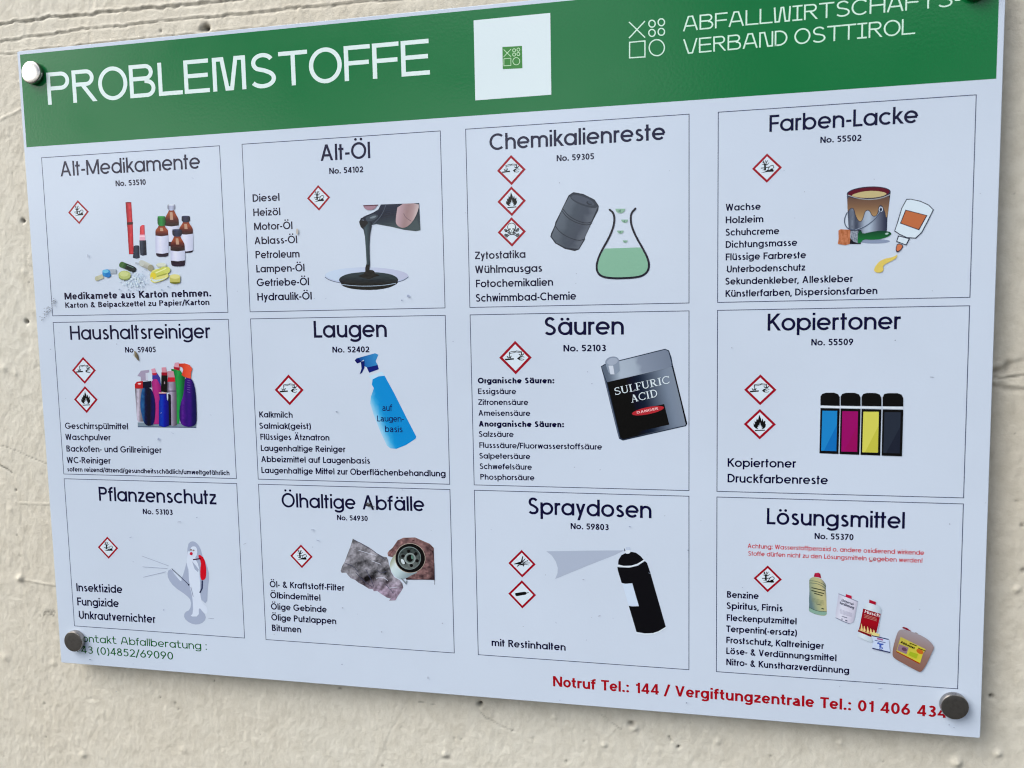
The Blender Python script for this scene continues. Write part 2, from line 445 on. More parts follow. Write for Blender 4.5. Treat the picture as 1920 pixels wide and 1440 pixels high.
def text(name, parent, s, p0, p1, cap, z=None, w=.122, col=TX, style='geo', track=0.0, base=0.00005):
    """one printed line between two baseline points"""
    f = z or (lambda a, b: (a, b))
    A, B = pb(*f(*p0)), pb(*f(*p1)); Cc = pb(*f(p0[0], p0[1] - cap))
    hh = A[1] - Cc[1]
    y = A[1]; slope = (B[1] - A[1]) / (B[0] - A[0])
    V, F, _ = text_mesh(s, w, style, track)
    x0 = min(v[0] for v in V); x1 = max(v[0] for v in V)
    sx = (B[0] - A[0]) / (x1 - x0)
    k = Ink(name, parent, base)
    k.add([(A[0] + (v[0] - x0) * sx, y + slope * (v[0] - x0) * sx * .5 - v[1] * hh) for v in V], F, [ink(col)] * len(V), [v[2] for v in V])
    return k.build()
# ------------------------------------------------------------------ the sign: board, header, boxes
sign = link(bpy.data.objects.new('information_sign', None)); sign.location = (0, 0, 0)
tag(sign, 'white and green sorting sign for hazardous household waste, bolted to a cream painted wall', 'sign')

def board():
    # panel with slightly rounded corners, a laminate face and a thin dark core at the edge
    r = 0.0022; w, hgt = S, S * BH
    prof = []
    for cx, cz, a0 in ((w - r, hgt - r, 0), (r, hgt - r, 90), (r, r, 180), (w - r, r, 270)):
        prof += arc(cx, cz, r, r, a0, a0 + 90, 5)
    n = len(prof); V, F, mi = [], [], []
    e = 0.0004
    def inset(k):
        return [(min(max(x, k), w - k) if k else x, min(max(z, k), hgt - k) if k else z) for x, z in prof]
    for pts, y in ((inset(e), 0.0), (prof, e), (prof, TH)):
        V += [(x, y, Z0 + z) for x, z in pts]
    F.append(tuple(range(n)))
    mi.append(0)
    for l in (0, 1):
        for i in range(n):
            j = (i + 1) % n
            F.append((l * n + i, (l + 1) * n + i, (l + 1) * n + j, l * n + j)); mi.append(0 if l == 0 else 1)
    F.append(tuple(range(3 * n - 1, 2 * n - 1, -1))); mi.append(1)
    o = mesh_obj('panel', V, F, M_BOARD, sign)
    o.data.materials.append(M_CORE)
    o.data.polygons.foreach_set('material_index', mi)
    return o
board()
Zoff = Z0
# Ink objects are built in board space; lift them to the board's height
_ib = Ink.build
def _build(self):
    o = _ib(self)
    me = o.data
    co = np.empty(len(me.vertices) * 3, np.float32); me.vertices.foreach_get('co', co)
    co[2::3] += Z0; me.vertices.foreach_set('co', co); me.update()
    return o
Ink.build = _build

def quad_ink(name, parent, c, col, base=0.00002):
    k = Ink(name, parent, base)
    pts = ccw([pb(*p) for p in c]); k.add(pts, [(0, 1, 2, 3)], [ink(col)] * 4)
    return k.build()
# header band: straight in board coordinates
GREEN = (24, 108, 60)
hx0, hy0 = pb(38, 102.5); hx1, hy1 = pb(1870.8, 147.6); _, hyb = pb(50, 276)
def rect_ink(name, parent, x0, y0, x1, y1, col, base=0.00002):
    k = Ink(name, parent, base)
    k.add(ccw([(x0, y0), (x1, y0), (x1, y1), (x0, y1)]), [(0, 1, 2, 3)], [ink(col)] * 4)
    return k.build()
header = rect_ink('header_band', sign, .0036, hy0, .9948, (hyb + hy1) / 2, GREEN)
WH = (208, 226, 232)
text('title_lettering', header, 'PROBLEMSTOFFE', (90.5, 196.7), (806.3, 141.8), 60.5, None, .122, WH, 'wide')
text('owner_lettering', header, 'ABFALLWIRTSCHAFTS-', (1280.5, 58.8), (1800, 7.8), 28, None, .095, (196, 236, 214), 'wide', 0)
text('owner_lettering', header, 'VERBAND OSTTIROL', (1281, 101.8), (1715.8, 61), 28, None, .095, (196, 236, 214), 'wide', 0)
zA, zB, zC, zD, zE = zone(0, 0, 4), zone(440, 0, 4), zone(860, 0, 4), zone(1100, 0, 4), zone(1440, 0, 4)
def emblem(name, parent, z, T, col, sw, base=0.00005):
    """cross, four rings, square and circle"""
    k = Ink(name, parent, base, z=z)
    q = lambda x, y: T(x, y)
    k.line([q(318, 165), q(438, 282)], sw, col); k.line([q(437, 158), q(318, 286)], sw, col)
    s = T(1, 0)[0] - T(0, 0)[0]
    for cx, cy in ((490, 178), (560, 167), (490, 247), (560, 239)):
        k.ring(*q(cx, cy), 24 * s, 26 * s, sw, col)
    k.line([q(322, 318), q(437, 307), q(437, 427), q(322, 434)], sw, col, closed=True)
    k.ring(*q(526, 358), 57 * s, 60 * s, sw, col)
    return k.build()
emblem('emblem', header, zD, lambda x, y: (x, y), (196, 236, 214), 9)
pl = quad_ink('white_square', header, [zC(112, 153), zC(687, 97), zC(695, 710), zC(125, 753)], (205, 220, 236), .00006)
em = quad_ink('emblem_patch', pl, [zC(328, 353), zC(475, 344), zC(478, 512), zC(331, 519)], (62, 128, 62), .0001)
emblem('emblem_print', pl, zC, lambda x, y: (338 + (x - 318) * .455, 372 + (y - 165) * .455), (190, 225, 190), 4.5, .00014)

# boxes ------------------------------------------------------------
cx_ = [0.02186, 0.24373, 0.26941, 0.48902, 0.51462, 0.73304, 0.75899, 0.97958]
cy_ = [0.11708, 0.2947, 0.30154, 0.47796, 0.48287, 0.66033]
z1, z2, z3, z4 = zone(40, 280, 4.3636), zone(440, 280, 4.3636), zone(860, 280, 4.3636), zone(1320, 260, 3.6923)
z5, z6, z7, z8 = zone(80, 590, 4.5), zone(450, 590, 4.5), zone(870, 580, 4.2364), zone(1320, 570, 3.6923)
z9, z10, z11, z12 = zone(80, 890, 3.893), zone(470, 900, 4.234), zone(870, 900, 3.891), zone(1330, 920, 3.6923)
zf1, zf3, zf4 = zone(0, 1160, 4), zone(980, 1200, 4.174), zone(1420, 1200, 3.84)
names = ['old medicines', 'waste oil', 'chemical residues', 'paints and varnishes', 'household cleaners', 'lyes', 'acids',
         'copier toner', 'pesticides', 'oily waste', 'spray cans', 'solvents']
BX = []
LINE = (62, 70, 100)
for i in range(12):
    r_, c_ = divmod(i, 4)
    x0, x1, y0, y1 = cx_[2 * c_], cx_[2 * c_ + 1], cy_[2 * r_], cy_[2 * r_ + 1]
    t_ = .00072
    k = Ink('box_outline', sign, .00004)
    vs = [(x0, y0), (x1, y0), (x1, y1), (x0, y1), (x0 + t_, y0 + t_), (x1 - t_, y0 + t_), (x1 - t_, y1 - t_), (x0 + t_, y1 - t_)]
    k.add(vs, [(0, 1, 5, 4), (1, 2, 6, 5), (2, 3, 7, 6), (3, 0, 4, 7)], [ink(LINE)] * 8)
    o = k.build(); o['label'] = 'thin dark outline of the box for ' + names[i]
    BX.append(o)

HEADS = [
 (0, 'Alt-Medikamente', z1, (322, 222), (1465, 161), 122, .112), (1, 'Alt-Öl', zB, (645, 1207), (1018, 1187), 122, .125),
 (2, 'Chemikalienreste', zC, (232, 1127), (1550, 1048), 122, .125), (3, 'Farben-Lacke', None, (1442.5, 247.5), (1721.3, 229.8), 31.5, .122),
 (4, 'Haushaltsreiniger', z5, (235, 213), (1418, 199), 120, .118), (5, 'Laugen', z6, (625, 195), (1240, 190), 143, .125),
 (6, 'Säuren', z7, (643, 205), (1270, 203), 142, .125), (7, 'Kopiertoner', z8, (440, 185), (1362, 176), 118, .125),
 (8, 'Pflanzenschutz', z9, (413, 190), (1270, 216), 102, .125), (9, 'Ölhaltige Abfälle', z10, (248, 215), (1380, 243), 112, .122),
 (10, 'Spraydosen', z11, (472, 248), (1368, 280), 120, .125), (11, 'Lösungsmittel', z12, (398, 232), (1352, 262), 112, .125)]
for b, s, z, p0, p1, cap, w in HEADS: text('heading', BX[b], s, p0, p1, cap, z, w * 1.16)
NUMS = [
 (0, '53510', z1, (772, 302), (1020, 292), 46), (1, '54102', zB, (710, 1305), (965, 1293), 45), (2, '59305', zC, (735, 1210), (1015, 1195), 46),
 (3, '55502', zE, (392, 1073), (700, 1058), 47), (4, '59405', z5, (697, 320), (955, 317), 47), (5, '52402', z6, (780, 320), (1092, 318), 50),
 (6, '52103', z7, (790, 335), (1128, 333), 52), (7, '55509', z8, (742, 287), (1033, 285), 45), (8, '53103', z9, (732, 287), (950, 293), 39),
 (9, '54930', z10, (687, 318), (930, 325), 41), (10, '59803', z11, (778, 357), (1056, 365), 44), (11, '55370', z12, (728, 334), (998, 342), 42)]
for b, s, z, p0, p1, cap in NUMS: text('waste_number', BX[b], 'No. ' + s, p0, p1, cap, z, .19)
LN = [
 (1, z2, 62, .118, [('Diesel', 148, 430, 368, 422), ('Heizöl', 153, 547, 375, 540), ('Motor-Öl', 160, 662, 474, 655), ('Ablass-Öl', 163, 778, 513, 770),
   ('Petroleum', 172, 893, 532, 887), ('Lampen-Öl', 178, 1008, 573, 1000), ('Getriebe-Öl', 182, 1120, 610, 1115), ('Hydraulik-Öl', 187, 1238, 632, 1230)]),
 (2, z3, 63, .118, [('Zytostatika', 133, 900, 547, 888), ('Wühlmausgas', 135, 1015, 683, 1003), ('Fotochemikalien', 142, 1130, 773, 1117), ('Schwimmbad-Chemie', 142, 1247, 962, 1230)]),
 (3, z4, 48, .125, [('Wachse', 150, 500, 393, 493), ('Holzleim', 150, 587, 411, 580), ('Schuhcreme', 150, 672, 521, 664), ('Dichtungsmasse', 150, 757, 646, 743),
   ('Flüssige Farbreste', 150, 843, 707, 830), ('Unterbodenschutz', 150, 927, 702, 915), ('Sekundenkleber, Alleskleber', 148, 1011, 1030, 995), ('Künstlerfarben, Dispersionsfarben', 148, 1096, 1200, 1077)]),
 (4, z5, 52, .118, [('Geschirrspülmittel', 190, 963, 722, 966), ('Waschpulver', 193, 1057, 575, 1060), ('Backofen- und Grillreiniger', 202, 1155, 1005, 1165), ('WC-Reiniger', 205, 1252, 575, 1255)]),
 (4, z5, 38, .135, [('sofern reizend/ätzend/gesundheitsschädlich/umweltgefährlich', 210, 1322, 1577, 1352)]),
 (5, z6, 51, .122, [('Kalkmilch', 163, 867, 445, 870), ('Salmiak(geist)', 165, 962, 600, 965), ('Flüssiges Ätznatron', 173, 1055, 755, 1060), ('Laugenhaltige Reiniger', 177, 1150, 890, 1158),
   ('Abbeizmittel auf Laugenbasis', 180, 1243, 1097, 1253), ('Laugenhaltige Mittel zur Oberflächenbehandlung', 182, 1336, 1735, 1358)]),
 (6, z7, 45, .19, [('Organische Säuren:', 110, 588, 718, 588), ('Anorganische Säuren:', 118, 931, 795, 935)]),
 (6, z7, 45, .118, [('Essigsäure', 112, 673, 415, 674), ('Zitronensäure', 113, 759, 511, 760), ('Ameisensäure', 115, 845, 527, 846), ('Salzsäure', 119, 1012, 395, 1014),
   ('Flusssäure/Fluorwasserstoffsäure', 122, 1100, 1097, 1112), ('Salpetersäure', 123, 1185, 527, 1188), ('Schwefelsäure', 126, 1268, 540, 1272), ('Phosphorsäure', 130, 1352, 560, 1356)]),
 (7, z8, 60, .115, [('Kopiertoner', 163, 1127, 637, 1131), ('Druckfarbenreste', 163, 1235, 858, 1246)]),
 (8, z9, 58, .118, [('Insektizide', 248, 850, 583, 860), ('Fungizide', 254, 953, 557, 962), ('Unkrautvernichter', 258, 1050, 825, 1077)]),
 (9, z10, 50, .125, [('Öl- & Kraftstoff-Filter', 152, 850, 745, 878), ('Ölbindemittel', 157, 937, 555, 958), ('Ölige Gebinde', 162, 1027, 605, 1050), ('Ölige Putzlappen', 165, 1113, 680, 1143), ('Bitumen', 170, 1197, 402, 1211)]),
 (10, z11, 52, .122, [('mit Restinhalten', 202, 1210, 742, 1243)]),
 (11, z12, 45, .13, [('Benzine', 122, 740, 342, 750), ('Spiritus, Firnis', 120, 817, 508, 835), ('Fleckenputzmittel', 120, 900, 604, 925), ('Terpentin(-ersatz)', 117, 977, 607, 1005),
   ('Frostschutz, Kaltreiniger', 117, 1055, 793, 1095), ('Löse- & Verdünnungsmittel', 117, 1130, 880, 1180), ('Nitro- & Kunstharzverdünnung', 117, 1207, 968, 1268)])]
for b, z, cap, w, rows in LN:
    for s, xa, ya, xb, yb in rows: text('list_line', BX[b], s, (xa, ya), (xb, yb), cap, z, w * 1.44 if w < .16 else .245)
RED = (178, 30, 44)
for s, a in (('Achtung: Wasserstoffperoxid o. andere oxidierend wirkende', (265, 397, 1487, 445)), ('Stoffe dürfen nicht zu den Lösungsmitteln gegeben werden!', (270, 449, 1475, 500))):
    text('warning_line', BX[11], s, a[:2], a[2:], 31, z12, .15, RED)
text('note_line', BX[0], 'Medikamete aus Karton nehmen.', (355, 1230), (1555, 1207), 57, z1, .20, TX, 'grot')
text('note_line', BX[0], 'Karton & Beipackzettel zu Papier/Karton', (360, 1298), (1540, 1274), 45, z1, .185, TX, 'grot')
text('contact_lettering', sign, 'Kontakt Abfallberatung :', (567, 170), (1552, 223), 55, zf1, .12, (14, 88, 42), 'wide', .02)
text('contact_lettering', sign, '+43 (0)4852/69090', (566, 255), (1300, 302), 55, zf1, .12, (14, 88, 42), 'wide', .02)
text('emergency_lettering', sign, 'Notruf Tel.: 144 / Vergiftungzentrale Tel.: 01 406 434', (1037, 1286.7), (1775, 1348.5), 19.3, None, .18, (152, 22, 36), 'grot')

# hazard diamonds ----------------------------------------------------
class Dia(Ink):
    """pictogram drawn in its own unit square, shared by all signs of the kind"""
    def polys(self, polys, col, fn=None, grid=None):
        z = self.z; V, F, dz = [], [], []
        for g, p in enumerate(polys):
            q = ccw([z(*a) for a in p]); F.append(tuple(range(len(V), len(V) + len(q)))); V += q; dz += [g * 1e-6] * len(q)
        self.add(V, F, [ink(col)] * len(V), dz)
    def finish(self):
        me = bpy.data.meshes.new(self.name)
        me.from_pydata([(x, -d, y) for x, y, d in self.V], [], self.F)
        at = me.color_attributes.new('ink', 'FLOAT_COLOR', 'POINT')
        at.data.foreach_set('color', np.array([(*c, 1.0) for c in self.C], np.float32).ravel())
        me.materials.append(M_INK); me.update(); return me
BK = (14, 13, 28); DR = (146, 26, 42)
def dia(cx, cy, hx, hy):
    k = Dia('hazard_pictogram', None, .00005, z=lambda x, y: ((x - cx) / hx, (cy - y) / hy))
    q = lambda a, b: (cx + a * hx, cy - b * hy)
    k.poly([q(0, 1), q(1, 0), q(0, -1), q(-1, 0)], DR)
    i = .79
    k.poly([q(0, i), q(i, 0), q(0, -i), q(-i, 0)], (200, 214, 232))
    return k
k = dia(933, 650, 450, 445)                       # dead tree and fish
k.polys([p for s in (
    ribbon([(880, 715), (876, 620), (868, 530)], 62, 46), ribbon([(866, 560), (842, 480), (826, 415)], 40, 26), ribbon([(895, 570), (908, 480), (890, 415)], 38, 20),
    ribbon([(908, 490), (958, 415)], 24, 16), ribbon([(905, 560), (950, 535), (1000, 487)], 26, 14), ribbon([(845, 490), (785, 452)], 20, 12), ribbon([(858, 550), (780, 520)], 22, 12),
    ribbon([(755, 642), (860, 636)], 26), ribbon([(890, 638), (1000, 618)], 24), ribbon([(800, 702), (880, 690)], 18, 24)) for p in s], BK)
k.poly([(755, 785), (860, 755), (930, 715), (965, 690), (990, 715), (1060, 668), (1095, 665), (1145, 748), (1110, 768), (960, 768)], BK)
k.line([(965, 705), (990, 640), (1030, 590), (1085, 572), (1130, 590), (1140, 635), (1105, 672)], 20, BK)
ME_ENV = k.finish()
k = dia(472, 395, 322, 335)                       # flame
k.poly([(395, 492), (350, 445), (345, 372), (372, 402), (368, 318), (396, 348), (412, 262), (436, 305), (462, 188), (500, 285), (506, 330), (530, 262), (548, 345), (572, 312), (584, 325), (577, 398), (594, 375), (590, 442), (560, 490), (508, 502),
        (530, 455), (504, 468), (512, 420), (494, 440), (478, 350), (462, 440), (440, 412), (446, 462), (418, 452), (440, 500)], BK)
k.poly([(376, 522), (578, 514), (578, 536), (376, 544)], BK)
ME_FLAME = k.finish()
k = dia(795, 700, 560, 590)                       # corrosion
k.polys([p for s in (
    ribbon([(575, 512), (700, 485), (830, 478)], 24), ribbon([(600, 552), (740, 530), (830, 500)], 20), ribbon([(580, 505), (604, 556)], 24), ribbon([(815, 462), (1015, 492)], 24),
    ribbon([(815, 505), (1005, 528)], 20), ribbon([(1015, 485), (1000, 535)], 24)) for p in s], BK)
k.polys([p for s in (
    ribbon([(592, 545), (590, 690)], 24), ribbon([(1000, 520), (1006, 600)], 32), ribbon([(512, 648), (556, 725)], 32), ribbon([(655, 632), (612, 720)], 32), ribbon([(560, 700), (640, 700)], 30),
    ribbon([(915, 575), (975, 625)], 32), ribbon([(1088, 560), (1030, 625)], 34), ribbon([(960, 612), (1040, 612)], 34)) for p in s], BK)
k.poly([(430, 742), (742, 718), (745, 768), (440, 792)], BK)
k.poly([(848, 728), (940, 668), (1010, 672), (950, 712), (945, 745), (975, 780), (900, 768)], BK)
k.line([(900, 690), (990, 655), (1060, 668), (1105, 690)], 26, BK, 18); k.line([(900, 765), (990, 788), (1050, 785), (1095, 765)], 26, BK, 18)
k.line([(960, 730), (1010, 715), (1035, 740)], 12, BK)
ME_COR = k.finish()
k = dia(478, 1080, 320, 325)                      # skull
for a, b in (((350, 1048), (610, 1158)), ((608, 1046), (350, 1160))):
    k.line([a, b], 50, BK); k.line([a, b], 12, (200, 214, 232))
for x, y in ((338, 1028), (352, 1052), (622, 1026), (608, 1050), (338, 1142), (362, 1168), (622, 1142), (600, 1166)):
    k.ell(x, y, 29, 27, BK); 
for x, y in ((338, 1028), (352, 1052), (622, 1026), (608, 1050), (338, 1142), (362, 1168), (622, 1142), (600, 1166)):
    k.ell(x, y, 7, 6, (200, 214, 232))
k.poly([(380, 960), (395, 920), (430, 890), (478, 878), (530, 890), (562, 920), (576, 960), (566, 1020), (530, 1060), (515, 1130), (478, 1142), (442, 1130), (430, 1065), (392, 1025)], BK, sm=1)
k.poly([(396, 962), (408, 926), (438, 901), (478, 893), (520, 901), (548, 926), (560, 962), (549, 1014), (514, 1056), (500, 1118), (478, 1126), (456, 1118), (444, 1058), (408, 1016)], (206, 220, 236), sm=1)
k.ell(438, 1016, 24, 15, BK, -8); k.ell(516, 1016, 24, 15, BK, 8); k.poly([(478, 1038), (494, 1068), (462, 1068)], BK)
k.line([(448, 1092), (508, 1092)], 9, BK)
ME_SKULL = k.finish()
k = dia(432, 410, 283, 285)                       # explosion
k.polys([p for s in (
    ribbon([(425, 385), (436, 320), (454, 255)], 40, 16), ribbon([(448, 370), (505, 298)], 20, 12), ribbon([(470, 385), (530, 350)], 16, 12), ribbon([(470, 395), (602, 386)], 20, 10),
    ribbon([(480, 412), (575, 430)], 14, 8), ribbon([(410, 395), (330, 410), (268, 424)], 56, 10), ribbon([(385, 425), (328, 472)], 24, 14), ribbon([(440, 420), (472, 462)], 30, 18), ribbon([(400, 430), (500, 430)], 26, 10)) for p in s], BK)
k.ell(425, 405, 58, 30, BK, -6); k.ell(545, 345, 13, 11, BK)
k.line([(410, 398), (450, 412)], 7, (200, 214, 232)); k.line([(440, 388), (500, 402)], 6, (200, 214, 232))
ME_EXP = k.finish()
k = dia(435, 1045, 290, 290)                      # gas cylinder
k.poly([(288, 1050), (290, 1030), (310, 1022), (480, 988), (508, 990), (528, 1004), (570, 992), (574, 1008), (530, 1022), (506, 1048), (325, 1086), (300, 1080)], BK)
ME_GAS = k.finish()
def hazard(b, me, z, Lp, Rp, Tp, Bp, what):
    l, r, t, m = [pb(*z(*p)) for p in (Lp, Rp, Tp, Bp)]
    cx, cy = (l[0] + r[0] + t[0] + m[0]) / 4, (l[1] + r[1] + t[1] + m[1]) / 4
    o = link(bpy.data.objects.new('hazard_pictogram', me), BX[b])
    o.location = (S * cx, 0, Z0 + S * (BH - cy)); o.scale = (S * (r[0] - l[0]) / 2, 1, S * (m[1] - t[1]) / 2)
    o['label'] = 'red diamond showing ' + what
E_, F_, C_ = 'a bare tree and a dead fish', 'a black flame', 'liquid eating into a plate and a hand'
hazard(0, ME_ENV, z1, (383, 517), (553, 512), (462, 415), (473, 612), E_)
hazard(1, ME_ENV, z2, (592, 400), (782, 393), (683, 293), (690, 503), E_)
hazard(2, ME_COR, z3, (313, 178), (548, 163), (430, 45), (433, 293), C_)
hazard(2, ME_FLAME, z3, (316, 432), (550, 418), (432, 303), (435, 547), F_)
hazard(2, ME_SKULL, z3, (318, 680), (550, 672), (433, 555), (436, 797), 'a skull and crossbones')
hazard(3, ME_ENV, z4, (332, 210), (540, 198), (436, 102), (436, 306), E_)
hazard(4, ME_COR, z5, (248, 470), (450, 470), (341, 357), (355, 585), C_)
hazard(4, ME_FLAME, z5, (265, 717), (465, 717), (355, 602), (372, 830), F_)
hazard(5, ME_COR, z6, (293, 636), (538, 634), (407, 505), (421, 765), C_)
hazard(6, ME_COR, z7, (279, 383), (538, 383), (406, 250), (412, 517), C_)
hazard(7, ME_COR, z8, (277, 594), (502, 594), (391, 487), (389, 701), C_)
hazard(7, ME_FLAME, z8, (275, 831), (498, 833), (387, 727), (385, 938), F_)
hazard(8, ME_ENV, z9, (403, 530), (551, 536), (472, 452), (482, 614), E_)
hazard(9, ME_ENV, z10, (315, 602), (492, 608), (398, 512), (407, 700), E_)
hazard(10, ME_EXP, z11, (323, 606), (523, 614), (420, 510), (426, 712), 'an explosion')
hazard(10, ME_GAS, z11, (323, 828), (526, 840), (421, 731), (427, 938), 'a gas cylinder')
hazard(11, ME_ENV, z12, (306, 607), (503, 614), (404, 517), (403, 703), E_)
# ------------------------------------------------------------------ printed drawings
W2 = (205, 214, 236)
# box 1: bottles, lipstick, pills
zi = zone(170, 360, 7.577)
k = Ink('lip_gloss_drawing', BX[0], z=zi)
k.poly([(495, 148), (578, 146), (600, 500), (612, 885), (545, 885), (520, 500)], 0, fn=stops((500, 400), (610, 395), [(0, (110, 22, 34)), (.35, (168, 36, 46)), (.6, (205, 62, 70)), (.8, (160, 30, 44)), (1, (120, 20, 34))]), grid=32)
k.poly([(515, 432), (600, 425), (601, 462), (517, 468)], (62, 22, 32)); k.ell(537, 148, 41, 7, (120, 40, 50)); k.build()
k = Ink('lipstick_drawing', BX[0], z=zi)
k.poly([(700, 520), (705, 490), (730, 468), (765, 470), (768, 545), (770, 610), (698, 610)], 0, fn=stops((700, 0), (768, 0), [(0, (170, 40, 52)), (.5, (214, 76, 84)), (1, (176, 60, 76))]), grid=22)
k.poly([(697, 605), (770, 605), (776, 690), (697, 690)], (214, 160, 184)); k.poly([(697, 620), (772, 620), (774, 640), (697, 640)], (226, 190, 206))
k.poly([(693, 688), (787, 686), (795, 893), (740, 906), (706, 895)], 0, fn=stops((695, 0), (790, 0), [(0, (30, 36, 52)), (.3, (58, 66, 84)), (.6, (30, 34, 50)), (1, (24, 26, 42))]), grid=26); k.build()
k = Ink('lipstick_cap_drawing', BX[0], z=zi)
k.poly([(612, 770), (640, 757), (685, 760), (692, 775), (697, 935), (650, 948), (602, 935)], 0, fn=stops((605, 0), (695, 0), [(0, (22, 28, 44)), (.4, (48, 60, 78)), (1, (22, 26, 44))]), grid=26); k.build()
def bottle(cx, top, capw, caph, capc, neck, shy, w, bot, laby0, laby1, tilt=0.0, capc2=None):
    k = Ink('bottle_drawing', BX[0], z=zi)
    f = lambda x, y: (x + (y - top) * tilt, y)
    hw = w / 2
    k.poly([f(*p) for p in chaikin([(cx - neck, top + caph - 6), (cx + neck, top + caph - 6), (cx + neck + 4, top + caph + 16), (cx + hw - 6, shy - 22), (cx + hw, shy + 12), (cx + hw, bot - 34), (cx + hw - 22, bot - 4), (cx, bot),
        (cx - hw + 22, bot - 4), (cx - hw, bot - 34), (cx - hw, shy + 12), (cx - hw + 6, shy - 22), (cx - neck - 4, top + caph + 16)], 2)], 0,
        fn=stops((0, top + caph), (0, bot), [(0, (120, 52, 34)), (.12, (146, 68, 38)), (.28, (70, 20, 22)), (.42, (44, 12, 20)), (1, (36, 26, 48))]), grid=24)
    k.poly([f(cx - 24, top + caph + 26), f(cx + 14, top + caph + 26), f(cx + 24, shy - 4), f(cx - 20, shy - 4)], (176, 140, 118))
    k.poly([f(cx - hw - 1, laby0), f(cx, laby0 + 12), f(cx + hw + 1, laby0 - 2), f(cx + hw + 1, laby1 - 6), f(cx, laby1 + 10), f(cx - hw - 1, laby1)], 0,
        fn=stops((cx - hw, 0), (cx + hw, 0), [(0, (170, 176, 206)), (.35, (208, 212, 236)), (1, (176, 184, 210))]), grid=30)
    k.poly(chaikin([f(cx - capw, top + 8), f(cx - capw * .6, top), f(cx + capw * .6, top), f(cx + capw, top + 8), f(cx + capw, top + caph - 8), f(cx, top + caph + 6), f(cx - capw, top + caph - 8)], 1), 0,
        fn=stops((cx - capw, 0), (cx + capw, 0), [(0, tuple(c * .65 for c in capc)), (.45, tuple(min(255, c * 1.25) for c in capc)), (1, tuple(c * .7 for c in capc))]), grid=24)
    k.ell(f(cx, 0)[0], top + 12, capw * .82, 10, capc2 or tuple(min(255, c * 1.35) for c in capc))
    return k.build()
bottle(1148, 172, 55, 88, (150, 158, 184), 38, 400, 205, 770, 478, 700, .01)
bottle(1352, 338, 60, 90, (34, 36, 58), 42, 530, 196, 866, 595, 835, .02)
bottle(1008, 342, 58, 140, (30, 108, 50), 46, 560, 184, 922, 618, 868, .02)
bottle(1230, 528, 68, 104, (34, 38, 62), 46, 750, 204, 1058, 832, 975, .03)
k = Ink('capsule_drawing', BX[0], z=zi)
k.line([(440, 1030), (520, 1062), (612, 1102)], 84, 0, fn=stops((430, 1000), (640, 1110), [(0, (60, 96, 52)), (.35, (42, 82, 46)), (.4, (14, 38, 32)), (1, (18, 34, 40))]), grid=20)
k.ell(442, 1032, 32, 42, (64, 100, 56), 20); k.ell(612, 1102, 38, 40, (20, 36, 40), 20); k.line([(520, 1040), (610, 1075)], 10, (90, 120, 116)); k.build()
k = Ink('capsule_drawing', BX[0], z=zi)
k.line([(80, 1235), (180, 1195)], 62, (176, 178, 156)); k.ell(90, 1230, 26, 34, (170, 172, 148)); k.line([(240, 1130), (370, 1128)], 62, (152, 164, 178)); k.ell(228, 1152, 60, 52, (42, 128, 190), -30); k.ell(250, 1182, 40, 34, (30, 110, 180)); k.ell(215, 1126, 46, 24, (96, 176, 214)); k.build()
k = Ink('capsule_drawing', BX[0], z=zi)
k.line([(730, 1010), (860, 1075)], 88, 0, fn=stops((760, 980), (720, 1080), [(0, (186, 192, 186)), (.5, (164, 166, 158)), (1, (126, 130, 130))]), grid=24)
k.ell(728, 1012, 40, 44, (178, 184, 180)); k.ell(858, 1082, 42, 46, (142, 142, 124)); k.line([(640, 1005), (700, 1020)], 24, (160, 170, 184)); k.build()
k = Ink('tablet_drawing', BX[0], z=zi)
k.ell(487, 1205, 84, 50, (120, 134, 84)); k.ell(487, 1178, 88, 60, (168, 180, 112)); k.ell(480, 1165, 62, 36, (186, 196, 134)); k.build()
k = Ink('tablet_drawing', BX[0], z=zi)
k.ell(1010, 1040, 74, 34, (176, 184, 170)); k.ell(1010, 1030, 66, 22, (196, 204, 190)); k.build()
k = Ink('tablet_drawing', BX[0], z=zi)
k.ell(1202, 1278, 74, 26, (110, 112, 44)); k.poly([(1128, 1200), (1278, 1200), (1276, 1278), (1130, 1278)], (178, 176, 98)); k.ell(1202, 1200, 75, 32, (204, 202, 134)); k.build()
k = Ink('softgel_drawing', BX[0], z=zi)
k.poly([(848, 1180), (880, 1110), (960, 1090), (1060, 1100), (1120, 1180), (1100, 1225), (960, 1285), (880, 1290), (850, 1250)], (206, 204, 124), sm=2)
k.poly([(862, 1215), (900, 1250), (1020, 1240), (1100, 1205), (1080, 1225), (960, 1272), (890, 1275)], (190, 208, 214), sm=1)
k.line([(895, 1185), (960, 1150), (1070, 1100)], 96, (184, 190, 92)); k.ell(1085, 1110, 52, 50, (190, 196, 104)); k.ell(895, 1190, 42, 46, (206, 190, 60))
k.line([(930, 1150), (1080, 1085)], 18, (214, 218, 150)); k.line([(950, 1200), (1090, 1160)], 16, (150, 156, 70)); k.build()
k = Ink('crystals_drawing', BX[0], z=zi)
for i in range(150):
    a, b = random.gauss(640, 95), random.gauss(1250, 70)
    if b < 1090 or b > 1400 or (a < 580 and b < 1240): continue
    s_ = random.uniform(7, 15)
    k.poly([(a + s_ * math.cos(t) * random.uniform(.6, 1.1), b + s_ * math.sin(t) * random.uniform(.6, 1.1)) for t in (0, 1.2, 2.4, 3.7, 5)], random.choice([(200, 216, 226), (186, 206, 222), (168, 186, 204), (206, 220, 230)]))
    k.d -= STEP * .8
for a, b in ((1110, 1345), (1020, 1390), (750, 1340), (420, 1385), (550, 1390)): k.ell(a, b, 13, 11, (150, 166, 186))
k.build()

